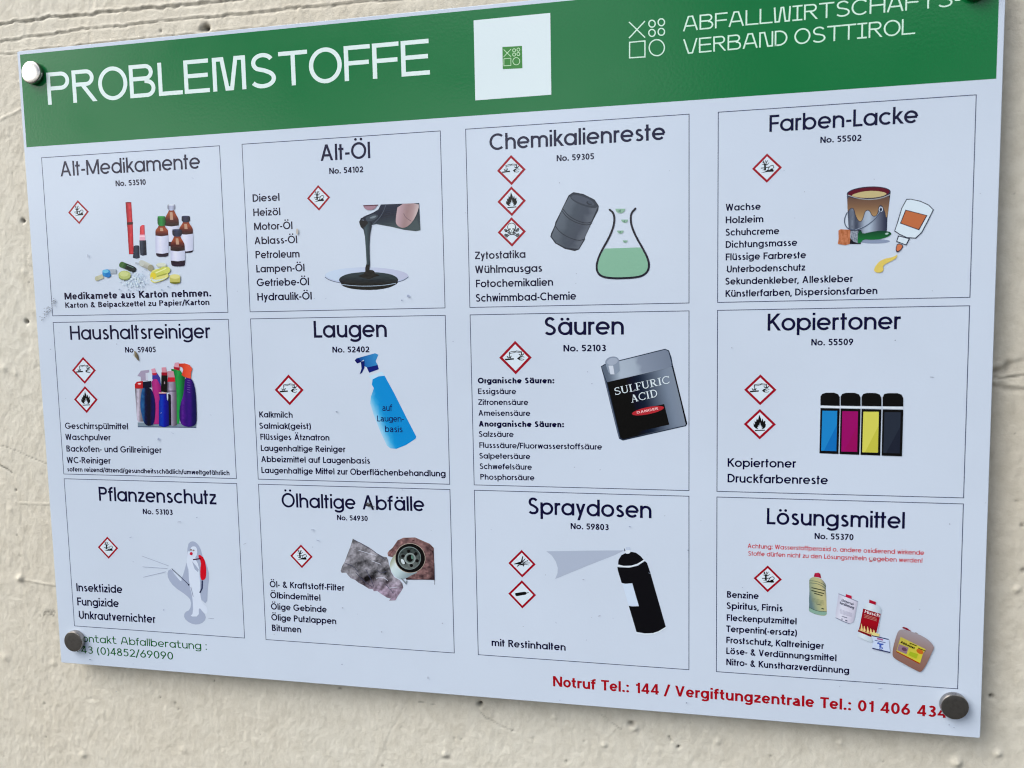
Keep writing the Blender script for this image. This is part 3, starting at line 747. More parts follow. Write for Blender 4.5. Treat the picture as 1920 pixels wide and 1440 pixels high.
# box 2: oil poured on a dish
zi = zone(600, 370, 7.58)
k = Ink('glass_dish_drawing', BX[1], z=zi)
k.ell(664, 1118, 596, 124, (170, 184, 212), 0.4); k.ell(664, 1108, 588, 112, 0, 0.4, fn=grad((180, 198, 222), (172, 178, 206), (200, 0), (1250, 0)), grid=90)
k.line([(70, 1132), (130, 1178), (300, 1222), (660, 1245), (1000, 1222), (1180, 1188), (1258, 1130)], 8, (54, 66, 94), sm=2)
k.build()
k = Ink('oil_pool_drawing', BX[1], z=zi)
k.poly([(300, 1240), (350, 1275), (480, 1305), (660, 1318), (860, 1310), (1010, 1275), (1110, 1220), (1100, 1180), (300, 1200)], (14, 16, 28), sm=1)
k.poly([(265, 1180), (290, 1130), (400, 1085), (560, 1065), (680, 1060), (860, 1068), (1000, 1090), (1090, 1130), (1118, 1180), (1090, 1215), (900, 1245), (680, 1255), (450, 1245), (300, 1220)], 0, sm=1,
       fn=stops((0, 1060), (0, 1255), [(0, (44, 58, 66)), (.5, (36, 46, 52)), (.85, (14, 16, 26)), (1, (10, 12, 20))]), grid=50)
k.line([(300, 1236), (480, 1258), (680, 1264), (900, 1252), (1080, 1222)], 9, (150, 168, 190), sm=1)
k.poly([(540, 1120), (620, 1085), (700, 1075), (800, 1085), (860, 1110), (780, 1130), (700, 1160), (600, 1140)], (14, 12, 20), sm=1)
k.poly([(620, 1090), (640, 1050), (700, 1030), (760, 1035), (790, 1080), (770, 1130), (690, 1170), (630, 1130)], (24, 14, 22), sm=1); k.build()
k = Ink('bottle_neck_drawing', BX[1], z=zi)
k.poly([(560, 345), (580, 300), (640, 265), (760, 215), (830, 170), (865, 102), (1410, 82), (1428, 468), (1360, 480), (1200, 462), (1000, 415), (800, 380), (740, 392), (600, 400), (575, 370)], 0,
       fn=stops((600, 150), (660, 470), [(0, (40, 46, 64)), (.5, (28, 32, 48)), (.85, (44, 56, 66)), (1, (60, 74, 80))]), grid=60)
k.poly([(640, 290), (740, 240), (820, 245), (830, 280), (760, 330), (670, 345)], (58, 68, 80), sm=1); k.poly([(690, 300), (760, 262), (812, 262), (770, 300)], (110, 122, 134), sm=1)
k.line([(935, 110), (905, 200), (850, 290), (760, 380)], 9, (74, 84, 100), sm=1); k.ell(610, 330, 18, 12, (120, 132, 150))
for y in range(150, 400, 28): k.line([(880, y), (1080, y + 22)], 4, (42, 50, 68))
k.build()
k = Ink('finger_drawing', BX[1], z=zi)
k.poly([(610, 118), (815, 108), (780, 165), (700, 188), (640, 165)], (150, 120, 136), sm=1)
k.poly([(612, 112), (830, 104), (825, 118), (625, 128)], (84, 52, 64)); k.build()
k = Ink('finger_drawing', BX[1], z=zi)
k.poly([(1110, 94), (1408, 84), (1405, 160), (1350, 300), (1270, 400), (1190, 440), (1120, 420), (1080, 370), (1078, 300)], 0, sm=1,
       fn=stops((1080, 0), (1400, 60), [(0, (190, 168, 176)), (.3, (166, 142, 152)), (.6, (142, 118, 122)), (.85, (160, 136, 140)), (1, (180, 166, 170))]), grid=34)
k.line([(1190, 230), (1220, 290), (1300, 340)], 9, (112, 90, 100), sm=1); k.build()
k = Ink('oil_stream_drawing', BX[1], z=zi)
k.poly([(556, 345), (600, 325), (735, 350), (735, 420), (712, 540), (704, 700), (708, 860), (712, 960), (690, 1045), (650, 1050), (645, 1000), (664, 940), (656, 780), (640, 560), (620, 460), (580, 420)], 0,
       fn=stops((600, 0), (735, 0), [(0, (16, 18, 30)), (.35, (62, 80, 88)), (.65, (46, 60, 68)), (1, (24, 30, 44))]), grid=30)
k.poly([(560, 340), (600, 322), (700, 350), (640, 420), (600, 440), (575, 400)], (16, 18, 30), sm=1)
k.poly([(655, 960), (712, 950), (700, 1050), (648, 1055), (645, 1005)], (22, 18, 26), sm=1); k.build()

# box 3: drum and flask
k = Ink('oil_drum_drawing', BX[2], z=z3)
body = [(900, 365), (1145, 460), (1090, 610), (1035, 740), (985, 825), (900, 825), (810, 780), (752, 720), (780, 620), (838, 490)]
k.poly([(900, 375), (940, 350), (1020, 365), (1110, 410), (1147, 462), (1142, 500), (1088, 605), (1078, 625), (1036, 715), (1030, 745), (985, 820), (950, 832), (870, 815), (790, 770), (750, 715), (755, 690), (785, 625), (790, 598), (840, 500), (848, 480)], (34, 40, 54))
k.poly([(906, 385), (1138, 470), (1080, 605), (1025, 735), (980, 815), (880, 805), (800, 765), (760, 712), (795, 620), (850, 490)], 0,
       fn=stops((800, 560), (1090, 690), [(0, (84, 94, 108)), (.3, (76, 86, 100)), (.32, (62, 72, 86)), (.7, (58, 66, 82)), (.72, (80, 88, 102)), (1, (84, 92, 106))]), grid=40)
k.poly([(908, 380), (940, 360), (1010, 372), (1090, 408), (1136, 455), (1128, 482), (1070, 478), (985, 450), (925, 415)], (44, 52, 66), sm=1)
k.poly([(918, 388), (945, 372), (1010, 382), (1080, 414), (1122, 456), (1070, 462), (990, 438), (932, 408)], (64, 72, 88), sm=1)
k.ell(1068, 440, 24, 14, (34, 40, 54), 20); k.ell(1075, 436, 20, 10, (56, 66, 82), 20)
for a in ([(842, 500), (890, 560), (960, 600), (1040, 622), (1090, 608)], [(786, 622), (830, 680), (900, 722), (980, 748), (1034, 735)], [(850, 486), (900, 545), (970, 586), (1046, 606), (1094, 592)]):
    k.line(a, 6, (32, 38, 52), sm=1)
k.build()
k = Ink('flask_drawing', BX[2], z=z3)
lf = [(1237, 495), (1268, 522), (1276, 580), (1262, 650), (1222, 740), (1180, 810), (1142, 890), (1126, 960), (1138, 1015), (1180, 1045), (1260, 1055), (1340, 1055), (1430, 1050), (1500, 1038), (1548, 1000), (1560, 945), (1545, 885), (1500, 800), (1448, 710), (1415, 630), (1406, 570), (1412, 522), (1445, 486)]
k.poly([(1196, 812), (1486, 802), (1545, 885), (1560, 945), (1548, 1000), (1500, 1038), (1340, 1055), (1180, 1045), (1138, 1015), (1126, 960), (1142, 890)], (122, 170, 148))
k.line(lf, 17, (16, 20, 44), sm=2); k.ell(1235, 494, 8, 8, (16, 20, 44)); k.ell(1446, 484, 8, 8, (16, 20, 44))
for x, y, w_ in ((1322, 486, 40), (1358, 575, 28), (1323, 665, 27), (1362, 745, 20)):
    k.poly([(x - w_, y)] + [(x + w_ * math.cos(math.radians(a)), y + w_ * .95 * math.sin(math.radians(a))) for a in range(0, 181, 20)], (130, 168, 150)); k.poly([(x - w_ * .5, y + w_ * .5), (x + w_ * .2, y + w_ * .1), (x + w_ * .1, y + w_ * .85)], (92, 130, 118))
k.build()

# box 4: paint tin, brush, glue bottle
zi = zone(1560, 340, 8)
k = Ink('paint_tin_drawing', BX[3], z=zi)
k.ell(640, 900, 230, 34, (128, 142, 170))
k.poly([(222, 190), (880, 150), (862, 300), (830, 560), (825, 740), (700, 770), (480, 780), (250, 735), (240, 560), (228, 300)], 0,
       fn=stops((230, 0), (840, 0), [(0, (60, 66, 84)), (.12, (112, 122, 140)), (.22, (54, 60, 78)), (.42, (150, 164, 184)), (.55, (160, 176, 196)), (.75, (96, 104, 124)), (.92, (52, 56, 76)), (1, (40, 46, 66))]), grid=36)
k.poly([(228, 200), (400, 240), (560, 265), (740, 240), (868, 190), (850, 400), (822, 545), (805, 540), (795, 460), (740, 350), (700, 380), (690, 470), (660, 525), (600, 520), (570, 450), (535, 430), (495, 450), (465, 560), (430, 610), (390, 590), (350, 510), (330, 420), (295, 395), (255, 430), (232, 470)], 0, sm=1,
       fn=stops((0, 250), (0, 610), [(0, (96, 74, 64)), (.35, (120, 92, 72)), (.7, (150, 122, 88)), (1, (170, 146, 104))]), grid=40)
k.line([(232, 470), (255, 430), (295, 395), (330, 420), (350, 510), (390, 590), (430, 610), (465, 560), (495, 450), (535, 430), (570, 450), (600, 520), (660, 525), (690, 470), (700, 380), (740, 350), (795, 460), (805, 540), (822, 545)], 9, (60, 56, 66), sm=1)
k.ell(550, 172, 330, 94, (48, 50, 70), -3.5); k.ell(552, 172, 312, 80, (88, 26, 40), -3.5); k.poly([(280, 210), (400, 165), (560, 140), (720, 148), (838, 182), (760, 225), (600, 250), (460, 248), (340, 232)], (180, 168, 124), sm=2)
k.line([(232, 205), (380, 255), (560, 278), (740, 255), (868, 200)], 12, (150, 158, 164), sm=1)
k.ring(732, 420, 26, 34, 10, (190, 204, 222)); k.ell(732, 430, 14, 18, (30, 36, 54))
k.line([(730, 440), (640, 570), (500, 680), (350, 735), (250, 720), (195, 660), (182, 570), (225, 470)], 16, (72, 84, 106), sm=2); k.line([(720, 450), (630, 570), (500, 672), (350, 726)], 5, (150, 164, 186), sm=2)
k.build()
k = Ink('paintbrush_drawing', BX[3], z=zi)
k.poly([(250, 740), (440, 730), (430, 940), (250, 940)], (24, 26, 36))
k.poly([(95, 740), (130, 718), (272, 728), (278, 800), (265, 940), (200, 958), (85, 940), (98, 860)], 0, fn=lambda x, y: tuple(c + 16 * math.sin(x * .19 + y * .03) for c in (168, 104, 72)), grid=22)
k.poly([(275, 745), (395, 740), (388, 930), (320, 905), (270, 850)], 0, fn=lambda x, y: tuple(c + 38 * math.sin((x - .15 * y) * .3) for c in (120, 130, 146)), grid=12)
k.poly([(392, 740), (440, 740), (455, 790), (600, 755), (740, 738), (850, 750), (895, 780), (870, 815), (760, 862), (600, 878), (470, 868), (425, 925), (378, 928)], 0, sm=1, fn=stops((0, 740), (0, 900), [(0, (20, 60, 50)), (.3, (18, 78, 48)), (.7, (16, 96, 50)), (1, (30, 110, 60))]), grid=30)
k.ell(822, 785, 26, 14, (160, 190, 186), -10); k.build()
k = Ink('glue_bottle_drawing', BX[3], z=zi)
ol = (34, 36, 58)
k.poly([(1115, 265), (1180, 262), (1330, 295), (1450, 350), (1525, 425), (1440, 600), (1350, 770), (1255, 858), (1120, 850), (1010, 800), (932, 748), (980, 600), (1040, 400)], ol)
k.poly([(1122, 278), (1180, 274), (1326, 307), (1442, 361), (1510, 428), (1428, 594), (1338, 763), (1250, 845), (1124, 838), (1016, 789), (946, 742), (993, 604), (1052, 404)], (198, 214, 236))
k.poly([(990, 812), (1170, 858), (1112, 962), (960, 905)], ol); k.poly([(1002, 828), (1150, 866), (1105, 946), (976, 898)], (198, 214, 236))
k.poly([(1100, 425), (1430, 510), (1305, 735), (1018, 632)], ol); k.poly([(1108, 438), (1412, 516), (1298, 720), (1034, 625)], (176, 102, 66))
k.poly([(978, 925), (1076, 955), (1040, 1030), (968, 1076), (950, 1010)], ol, sm=1); k.poly([(986, 938), (1062, 960), (1030, 1022), (974, 1058), (962, 1005)], (190, 112, 78), sm=1); k.build()
k = Ink('glue_trail_drawing', BX[3], z=zi)
k.poly([(980, 1088), (968, 1150), (900, 1190), (790, 1245), (762, 1280), (775, 1330), (740, 1368), (670, 1372), (628, 1345), (632, 1300), (690, 1215), (780, 1160), (900, 1140), (955, 1115)], (206, 186, 98), sm=1); k.build()

# box 5: cleaning bottles
zi = zone(240, 670, 10.286)
def cyl(c, l=.6, h=1.45):
    return lambda x0, x1: stops((x0, 0), (x1, 0), [(0, tuple(a * l for a in c)), (.3, tuple(min(250, a * h) for a in c)), (.55, c), (1, tuple(a * l for a in c))])
k = Ink('shelf_drawing', BX[4], z=zi); k.poly([(188, 1255), (1320, 1262), (1316, 1355), (188, 1335)], (112, 130, 146)); k.line([(190, 1338), (1318, 1352)], 18, (70, 84, 112)); k.build()
k = Ink('cleaner_bottle_drawing', BX[4], z=zi)
k.poly([(180, 360), (250, 258), (410, 240), (410, 290), (370, 300), (385, 450), (250, 452), (245, 375)], (150, 142, 168)); k.poly([(340, 300), (372, 300), (385, 440), (345, 440)], (186, 190, 210)); k.build()
k = Ink('cleaner_bottle_drawing', BX[4], z=zi)
k.poly([(135, 600), (290, 600), (310, 1240), (200, 1245), (175, 1200)], 0, fn=cyl((136, 132, 148))(140, 300), grid=40)
k.poly([(130, 520), (170, 470), (290, 455), (300, 600), (135, 600)], (168, 36, 40)); k.ell(222, 510, 34, 14, (226, 190, 200)); k.build()
k = Ink('cleaner_bottle_drawing', BX[4], z=zi)
k.poly([(470, 330), (555, 290), (620, 390), (640, 560), (560, 560), (470, 420)], (58, 54, 140)); k.poly([(462, 300), (560, 300), (550, 345), (475, 345)], (170, 40, 62)); k.poly([(450, 225), (520, 210), (550, 300), (465, 305)], (196, 140, 164)); k.build()
k = Ink('cleaner_bottle_drawing', BX[4], z=zi)
k.poly([(455, 470), (500, 415), (560, 420), (640, 560), (650, 680), (600, 900), (600, 1290), (500, 1290), (520, 1000), (480, 700)], 0, fn=stops((460, 0), (640, 0), [(0, (140, 40, 110)), (.5, (168, 50, 124)), (1, (120, 30, 96))]), grid=50); k.build()
k = Ink('cleaner_bottle_drawing', BX[4], z=zi)
k.poly([(645, 320), (760, 320), (770, 680), (640, 660)], (18, 12, 24)); k.poly([(645, 290), (760, 285), (760, 350), (648, 345)], (140, 24, 44)); k.poly([(650, 195), (735, 190), (752, 290), (655, 290)], (190, 132, 150)); k.ell(708, 490, 10, 26, (150, 130, 140)); k.build()
k = Ink('cleaner_bottle_drawing', BX[4], z=zi)
k.poly([(835, 222), (1000, 240), (1100, 380), (1100, 700), (1020, 900), (990, 1280), (900, 1280), (900, 400), (850, 330)], 0, fn=stops((880, 0), (1090, 0), [(0, (22, 100, 50)), (.4, (44, 146, 72)), (.7, (26, 116, 56)), (1, (16, 74, 44))]), grid=50)
k.poly([(885, 170), (1000, 190), (995, 260), (885, 225)], (150, 28, 44)); k.poly([(905, 105), (980, 95), (995, 195), (890, 185)], (196, 140, 160)); k.build()
k = Ink('cleaner_bottle_drawing', BX[4], z=zi)
k.poly([(760, 470), (915, 470), (940, 660), (945, 1300), (880, 1330), (820, 1300), (800, 700), (755, 650)], 0, fn=cyl((124, 118, 138))(770, 945), grid=40)
k.poly([(775, 640), (935, 640), (935, 660), (775, 660)], (74, 68, 88)); k.poly([(775, 380), (905, 380), (915, 470), (765, 470)], (182, 38, 52)); k.poly([(765, 265), (880, 265), (905, 385), (775, 385)], (176, 132, 148)); k.build()
k = Ink('cleaner_bottle_drawing', BX[4], z=zi)
k.poly([(780, 700), (830, 720), (840, 1310), (760, 1310)], (16, 10, 40))
k.poly([(605, 720), (745, 720), (750, 810), (785, 850), (795, 1320), (700, 1345), (600, 1320), (600, 850), (615, 800)], 0, fn=stops((600, 0), (795, 0), [(0, (20, 40, 130)), (.3, (24, 58, 170)), (.6, (16, 24, 140)), (1, (10, 14, 96))]), grid=40)
k.poly([(600, 695), (745, 695), (745, 722), (600, 722)], (40, 30, 120)); k.line([(600, 686), (742, 686)], 20, (208, 160, 150)); k.build()
k = Ink('cleaner_bottle_drawing', BX[4], z=zi)
k.poly([(290, 470), (450, 455), (455, 580), (290, 590)], (14, 10, 44))
k.poly([(270, 620), (310, 585), (430, 580), (490, 680), (530, 850), (530, 1100), (500, 1290), (440, 1318), (340, 1310), (290, 1200), (245, 1000), (240, 850)], 0, sm=1, fn=stops((240, 0), (530, 0), [(0, (34, 70, 120)), (.18, (44, 96, 150)), (.35, (10, 14, 50)), (.65, (6, 8, 36)), (.85, (18, 30, 96)), (1, (12, 16, 60))]), grid=40); k.build()
k = Ink('cleaner_bottle_drawing', BX[4], z=zi)
k.poly([(1110, 370), (1225, 400), (1290, 540), (1320, 800), (1332, 1200), (1310, 1300), (1200, 1345), (1060, 1320), (1010, 1250), (990, 1100), (1010, 900), (1070, 740), (1090, 560)], 0, sm=1,
       fn=stops((1000, 0), (1330, 0), [(0, (36, 8, 84)), (.2, (86, 40, 138)), (.35, (44, 12, 100)), (.6, (60, 24, 120)), (.75, (32, 6, 84)), (1, (24, 4, 66))]), grid=40)
for i in range(6): k.line([(1150, 440 + i * 45), (1205, 450 + i * 45)], 8, (112, 84, 160))
k.poly([(985, 120), (1100, 115), (1190, 145), (1240, 210), (1238, 262), (1225, 270), (1215, 410), (1110, 385), (1040, 340), (1070, 240), (1050, 190), (990, 175)], 0, fn=stops((1000, 0), (1240, 0), [(0, (176, 48, 40)), (.5, (206, 74, 50)), (1, (214, 84, 66))]), grid=40); k.build()

# box 6: blue trigger bottle
k = Ink('trigger_bottle_drawing', BX[5], z=z6)
k.poly([(1085, 520), (1200, 480), (1222, 520), (1120, 560)], (176, 206, 230))
k.poly([(1120, 545), (1170, 520), (1220, 515), (1300, 660), (1400, 860), (1488, 1030), (1480, 1048), (1400, 1100), (1320, 1132), (1270, 1128), (1240, 1105), (1190, 1000), (1130, 850), (1098, 750), (1105, 690), (1130, 620), (1112, 590)], 0,
       fn=stops((1080, 700), (1180, 660), [(0, (150, 196, 226)), (.35, (60, 160, 212)), (.6, (30, 136, 200)), (1, (26, 130, 198))]), grid=30)
k.poly([(1068, 440), (1160, 420), (1172, 460), (1090, 490)], (22, 36, 110))
k.poly([(968, 385), (985, 368), (1140, 325), (1168, 338), (1145, 390), (1160, 425), (1075, 445), (1050, 435), (1045, 380), (990, 412)], 0, fn=stops((980, 400), (1160, 340), [(0, (20, 44, 110)), (.4, (40, 104, 170)), (1, (56, 134, 190))]), grid=26)
k.poly([(1020, 395), (1052, 390), (1050, 450), (1030, 490), (1010, 503), (1026, 455)], (20, 36, 100)); k.poly([(968, 385), (1005, 370), (1022, 400), (988, 412)], (20, 30, 92)); k.build()
NV = (14, 26, 84)
text('bottle_lettering', BX[5], 'auf', (1202, 812), (1285, 812), 56, z6, .125, NV, 'grot', 0, None)
text('bottle_lettering', BX[5], 'Laugen-', (1158, 900), (1383, 902), 50, z6, .125, NV, 'grot', 0, None)
text('bottle_lettering', BX[5], 'basis', (1225, 990), (1372, 992), 54, z6, .125, NV, 'grot', 0, None)

# box 7: acid canister
zi = zone(1110, 640, 7.579)
k = Ink('canister_drawing', BX[6], z=zi)
k.poly([(125, 355), (185, 320), (380, 270), (1040, 105), (1095, 130), (1130, 230), (1150, 340), (1355, 1170), (1335, 1205), (440, 1410), (385, 1385), (360, 1300), (160, 480)], (40, 50, 68))
k.poly([(135, 362), (190, 332), (380, 284), (1040, 118), (1084, 140), (1128, 300), (1130, 365), (600, 490), (215, 580), (175, 480)], 0, fn=stops((200, 400), (1100, 200), [(0, (86, 98, 116)), (.1, (120, 134, 152)), (.2, (160, 174, 192)), (.48, (150, 164, 182)), (.5, (126, 138, 158)), (1, (110, 122, 142))]), grid=50)
k.poly([(160, 460), (205, 590), (400, 1390), (375, 1340)], (90, 100, 122))
k.poly([(215, 582), (600, 492), (1135, 362), (1335, 1170), (1320, 1195), (440, 1392), (405, 1370)], 0,
       fn=stops((250, 900), (1220, 660), [(0, (4, 6, 16)), (.3, (8, 10, 22)), (.36, (20, 26, 40)), (.5, (30, 38, 54)), (.6, (58, 68, 86)), (.72, (88, 100, 118)), (.85, (112, 126, 146)), (1, (120, 132, 150))]), grid=50)
k.poly([(1140, 345), (1155, 355), (1350, 1165), (1340, 1195), (1325, 1150)], (10, 12, 30))
k.ell(285, 285, 100, 68, (126, 138, 158), -14); k.poly([(185, 300), (385, 270), (395, 420), (350, 462), (270, 472), (235, 440)], (128, 142, 162)); k.poly([(235, 345), (300, 345), (320, 470), (262, 468)], (190, 200, 216)); k.ell(290, 285, 78, 50, (150, 162, 182), -14)
k.poly([(560, 990), (1025, 890), (1098, 1182), (640, 1285)], (4, 4, 12))
k.ell(795, 985, 232, 50, (168, 46, 54), -11.5)
k.build()
def slanted(name, parent, s, z, p0, p1, cap, w, col, style='grot', lift=None, serif=False):
    """lettering on a tilted baseline"""
    V, F, _ = text_mesh(s, w, style)
    if serif:
        pass
    x0, x1 = min(v[0] for v in V), max(v[0] for v in V)
    d = (p1[0] - p0[0], p1[1] - p0[1]); L_ = math.hypot(*d); ux = (d[0] / L_, d[1] / L_)
    kx = L_ / (x1 - x0)
    k = Ink(name, parent, lift, z)
    pts = []
    for v in V:
        a = (v[0] - x0) * kx; b = v[1] * cap
        pts.append(pb(*z(p0[0] + ux[0] * a + ux[1] * b * .9 - 0, p0[1] + ux[1] * a - b)))
    k.add(pts, F, [ink(col)] * len(V), [v[2] for v in V])
    return k.build()
# seriffed capitals for the canister
SER = {
 'S': lambda: [('p', arc(.30, .74, .21, .21, 35, 235) + [(.34, .5)] + arc(.30, .26, .24, .22, 52, -145)), ('s', .50, .72, .98), ('s', .07, .04, .3)],
 'U': lambda: [('v', .14, .3, 1), ('v2', .62, .3, 1), ('p', arc(.38, .3, .24, .26, 180, 360)), ('h', 0, .28, 1), ('h', .50, .74, 1)],
 'L': lambda: [('v', .16, 0, 1), ('h', 0, .34, 1), ('h', 0, .58, 0), ('s', .56, 0, .24)],
 'F': lambda: [('v', .16, 0, 1), ('h', 0, .56, 1), ('h', .16, .42, .52), ('h', 0, .34, 0), ('s', .54, .78, 1), ('s', .42, .42, .62)],
 'R': lambda: [('v', .16, 0, 1), ('p', [(.16, .97)] + arc(.34, .74, .20, .23, 90, -90) + [(.16, .5)]), ('d', .34, .5, .64, 0), ('h', 0, .34, 0), ('h', 0, .3, 1), ('h', .56, .76, 0)],
 'I': lambda: [('v', .17, 0, 1), ('h', 0, .34, 1), ('h', 0, .34, 0)],
 'C': lambda: [('p', arc(.42, .5, .36, .47, 40, 320)), ('s', .72, .68, .98)],
 'A': lambda: [('d2', .12, 0, .38, 1), ('d', .38, 1, .64, 0), ('h', .2, .54, .34), ('h', 0, .24, 0), ('h', .50, .78, 0)],
 'D': lambda: [('v', .16, 0, 1), ('p', [(.16, .97)] + arc(.32, .5, .38, .47, 90, -90) + [(.16, .03)]), ('h', 0, .3, 1), ('h', 0, .3, 0)]}
def serif_text(name, parent, s, z, p0, p1, cap, col):
    V, F, x = [], [], 0.0
    for ch in s:
        P = []; t = .05
        if ch != ' ':
            for e in SER[ch]():
                if e[0] == 'v': P.append([(e[1] - .065, e[2]), (e[1] + .065, e[2]), (e[1] + .065, e[3]), (e[1] - .065, e[3])])
                elif e[0] == 'v2': P.append([(e[1] - .03, e[2]), (e[1] + .03, e[2]), (e[1] + .03, e[3]), (e[1] - .03, e[3])])
                elif e[0] == 's': P.append([(e[1] - .022, e[2]), (e[1] + .022, e[2]), (e[1] + .022, e[3]), (e[1] - .022, e[3])])
                elif e[0] == 'h': y = min(max(e[3], t / 2), 1 - t / 2); P.append([(e[1], y - t / 2), (e[2], y - t / 2), (e[2], y + t / 2), (e[1], y + t / 2)])
                elif e[0] == 'd': P.append([(e[1] - .08, e[2]), (e[1] + .08, e[2]), (e[3] + .08, e[4]), (e[3] - .08, e[4])])
                elif e[0] == 'd2': P.append([(e[1] - .03, e[2]), (e[1] + .03, e[2]), (e[3] + .03, e[4]), (e[3] - .03, e[4])])
                elif e[0] == 'p': P.extend(ribbon(e[1], .095))
            mxx = 0
            for g, p in enumerate(P):
                q = ccw(p); F.append(tuple(range(len(V), len(V) + len(q)))); V += [(x + a, b, g * 2e-6) for a, b in q]; mxx = max(mxx, max(a for a, b in q))
            x += mxx + .07
        else: x += .35
    x0, x1 = min(v[0] for v in V), max(v[0] for v in V)
    d = (p1[0] - p0[0], p1[1] - p0[1]); L_ = math.hypot(*d); ux = (d[0] / L_, d[1] / L_); kx = L_ / (x1 - x0)
    k = Ink(name, parent, None, z)
    k.add([pb(*z(p0[0] + ux[0] * (v[0] - x0) * kx - ux[1] * v[1] * cap * -.9, p0[1] + ux[1] * (v[0] - x0) * kx - v[1] * cap)) for v in V], F, [ink(col)] * len(V), [v[2] for v in V])
    return k.build()
serif_text('canister_lettering', BX[6], 'SULFURIC', zi, (335, 765), (1110, 592), 104, (204, 218, 234))
serif_text('canister_lettering', BX[6], 'ACID', zi, (560, 872), (935, 782), 104, (204, 218, 234))
slanted('canister_lettering', BX[6], 'DANGER', zi, (640, 1030), (945, 968), 34, .2, (226, 176, 182))

# box 8: four toner cartridges
XS = [(806, 940), (945, 1084), (1090, 1228), (1236, 1379)]
for i, (a, b) in enumerate(XS):
    col = [(36, 124, 190), (142, 24, 98), (196, 194, 88), (44, 50, 62)][i]; c2 = [(30, 104, 176), (140, 20, 90), (182, 180, 70), (38, 42, 54)][i]
    k = Ink('cartridge_drawing', BX[7], z=z8); bk = (12, 10, 28) if i != 2 else (10, 12, 18)
    y0, y1, s_ = 720 + i * 3, 1034 + i * 5, -7
    k.poly([(a, 702 + i * 2), (a, 640 + i * 2), (a + 12, 622), (a + 40, 614 + i), (b - 40, 614 + i), (b - 12, 624 + i), (b, 645 + i * 2), (b, 706 + i)], bk)
    k.line([(a, 711 + i * 2), (b, 713 + i * 2)], 14, (206, 216, 234))
    k.poly([(a, y0), (b, y0 + 3), (b + s_ * 1.3, y1 + 5), (a + s_, y1)], bk)
    q = [(a + 13, y0 + 19), (b - 18, y0 + 20), (b - 24, y1 - 15), (a + 5, y1 - 18)]
    k.poly(q, col); k.poly([(b - 22, y0 + 120), (b - 24, y1 - 16), (a + 24, y1 - 18)], c2)
    o = k.build()
    o['label'] = ['blue', 'magenta', 'yellow', 'black'][i] + ' printer cartridge drawn in the toner box'

# box 9: person with a backpack sprayer
k = Ink('sprayer_drawing', BX[8], z=z9)
GY = (152, 164, 190)
k.poly([(1058, 510), (1085, 484), (1120, 492), (1152, 535), (1168, 600), (1200, 660), (1218, 740), (1205, 830), (1200, 950), (1150, 905), (1150, 980), (1195, 1030), (1180, 1075), (1130, 1096), (1075, 1085), (1032, 1048), (1035, 1005), (1078, 985), (1085, 920), (1050, 880), (960, 820), (915, 760), (910, 705), (940, 685), (975, 740), (1005, 778), (1030, 720), (1055, 620)], GY, sm=1)
k.poly([(1078, 535), (1100, 520), (1125, 530), (1130, 580), (1110, 610), (1140, 660), (1148, 760), (1150, 880), (1165, 935), (1205, 975), (1200, 1020), (1170, 1000), (1140, 965), (1140, 1035), (1075, 1035), (1100, 1010), (1095, 900), (1070, 800), (1062, 650), (1075, 610)], (196, 208, 232), sm=1)
k.poly([(1060, 560), (1078, 560), (1084, 615), (1062, 690), (1050, 640)], (196, 208, 232)); k.poly([(1090, 630), (1140, 690), (1135, 712), (1110, 690)], GY)
k.poly([(940, 700), (1020, 770), (1005, 775)], (196, 208, 232))
k.poly([(1132, 590), (1150, 584), (1180, 610), (1195, 680), (1194, 750), (1175, 772), (1152, 765), (1150, 690), (1158, 640)], (188, 28, 40), sm=1)
k.line([(1098, 620), (1155, 612)], 8, (70, 30, 52)); k.line([(1166, 772), (1164, 830), (1148, 862)], 11, (48, 54, 84))
k.line([(942, 685), (1060, 795)], 5, (40, 46, 76)); k.poly([(1055, 790), (1074, 802), (1066, 812)], (30, 34, 60))
k.ell(1085, 576, 11, 12, (186, 34, 60)); k.ell(1083, 548, 8, 6, (128, 120, 120)); k.ell(1102, 552, 7, 6, (140, 130, 128))
k.line([(1082, 820), (1100, 890)], 3, (110, 120, 150)); k.line([(1210, 1047), (1252, 1050)], 2.5, (130, 140, 170)); k.build()
k = Ink('spray_jet_drawing', BX[8], z=z9)
for a, b in (((725, 593), (920, 665)), ((730, 672), (912, 684)), ((735, 748), (900, 708))): k.line([a, b], 3, (142, 152, 178))
k.build()

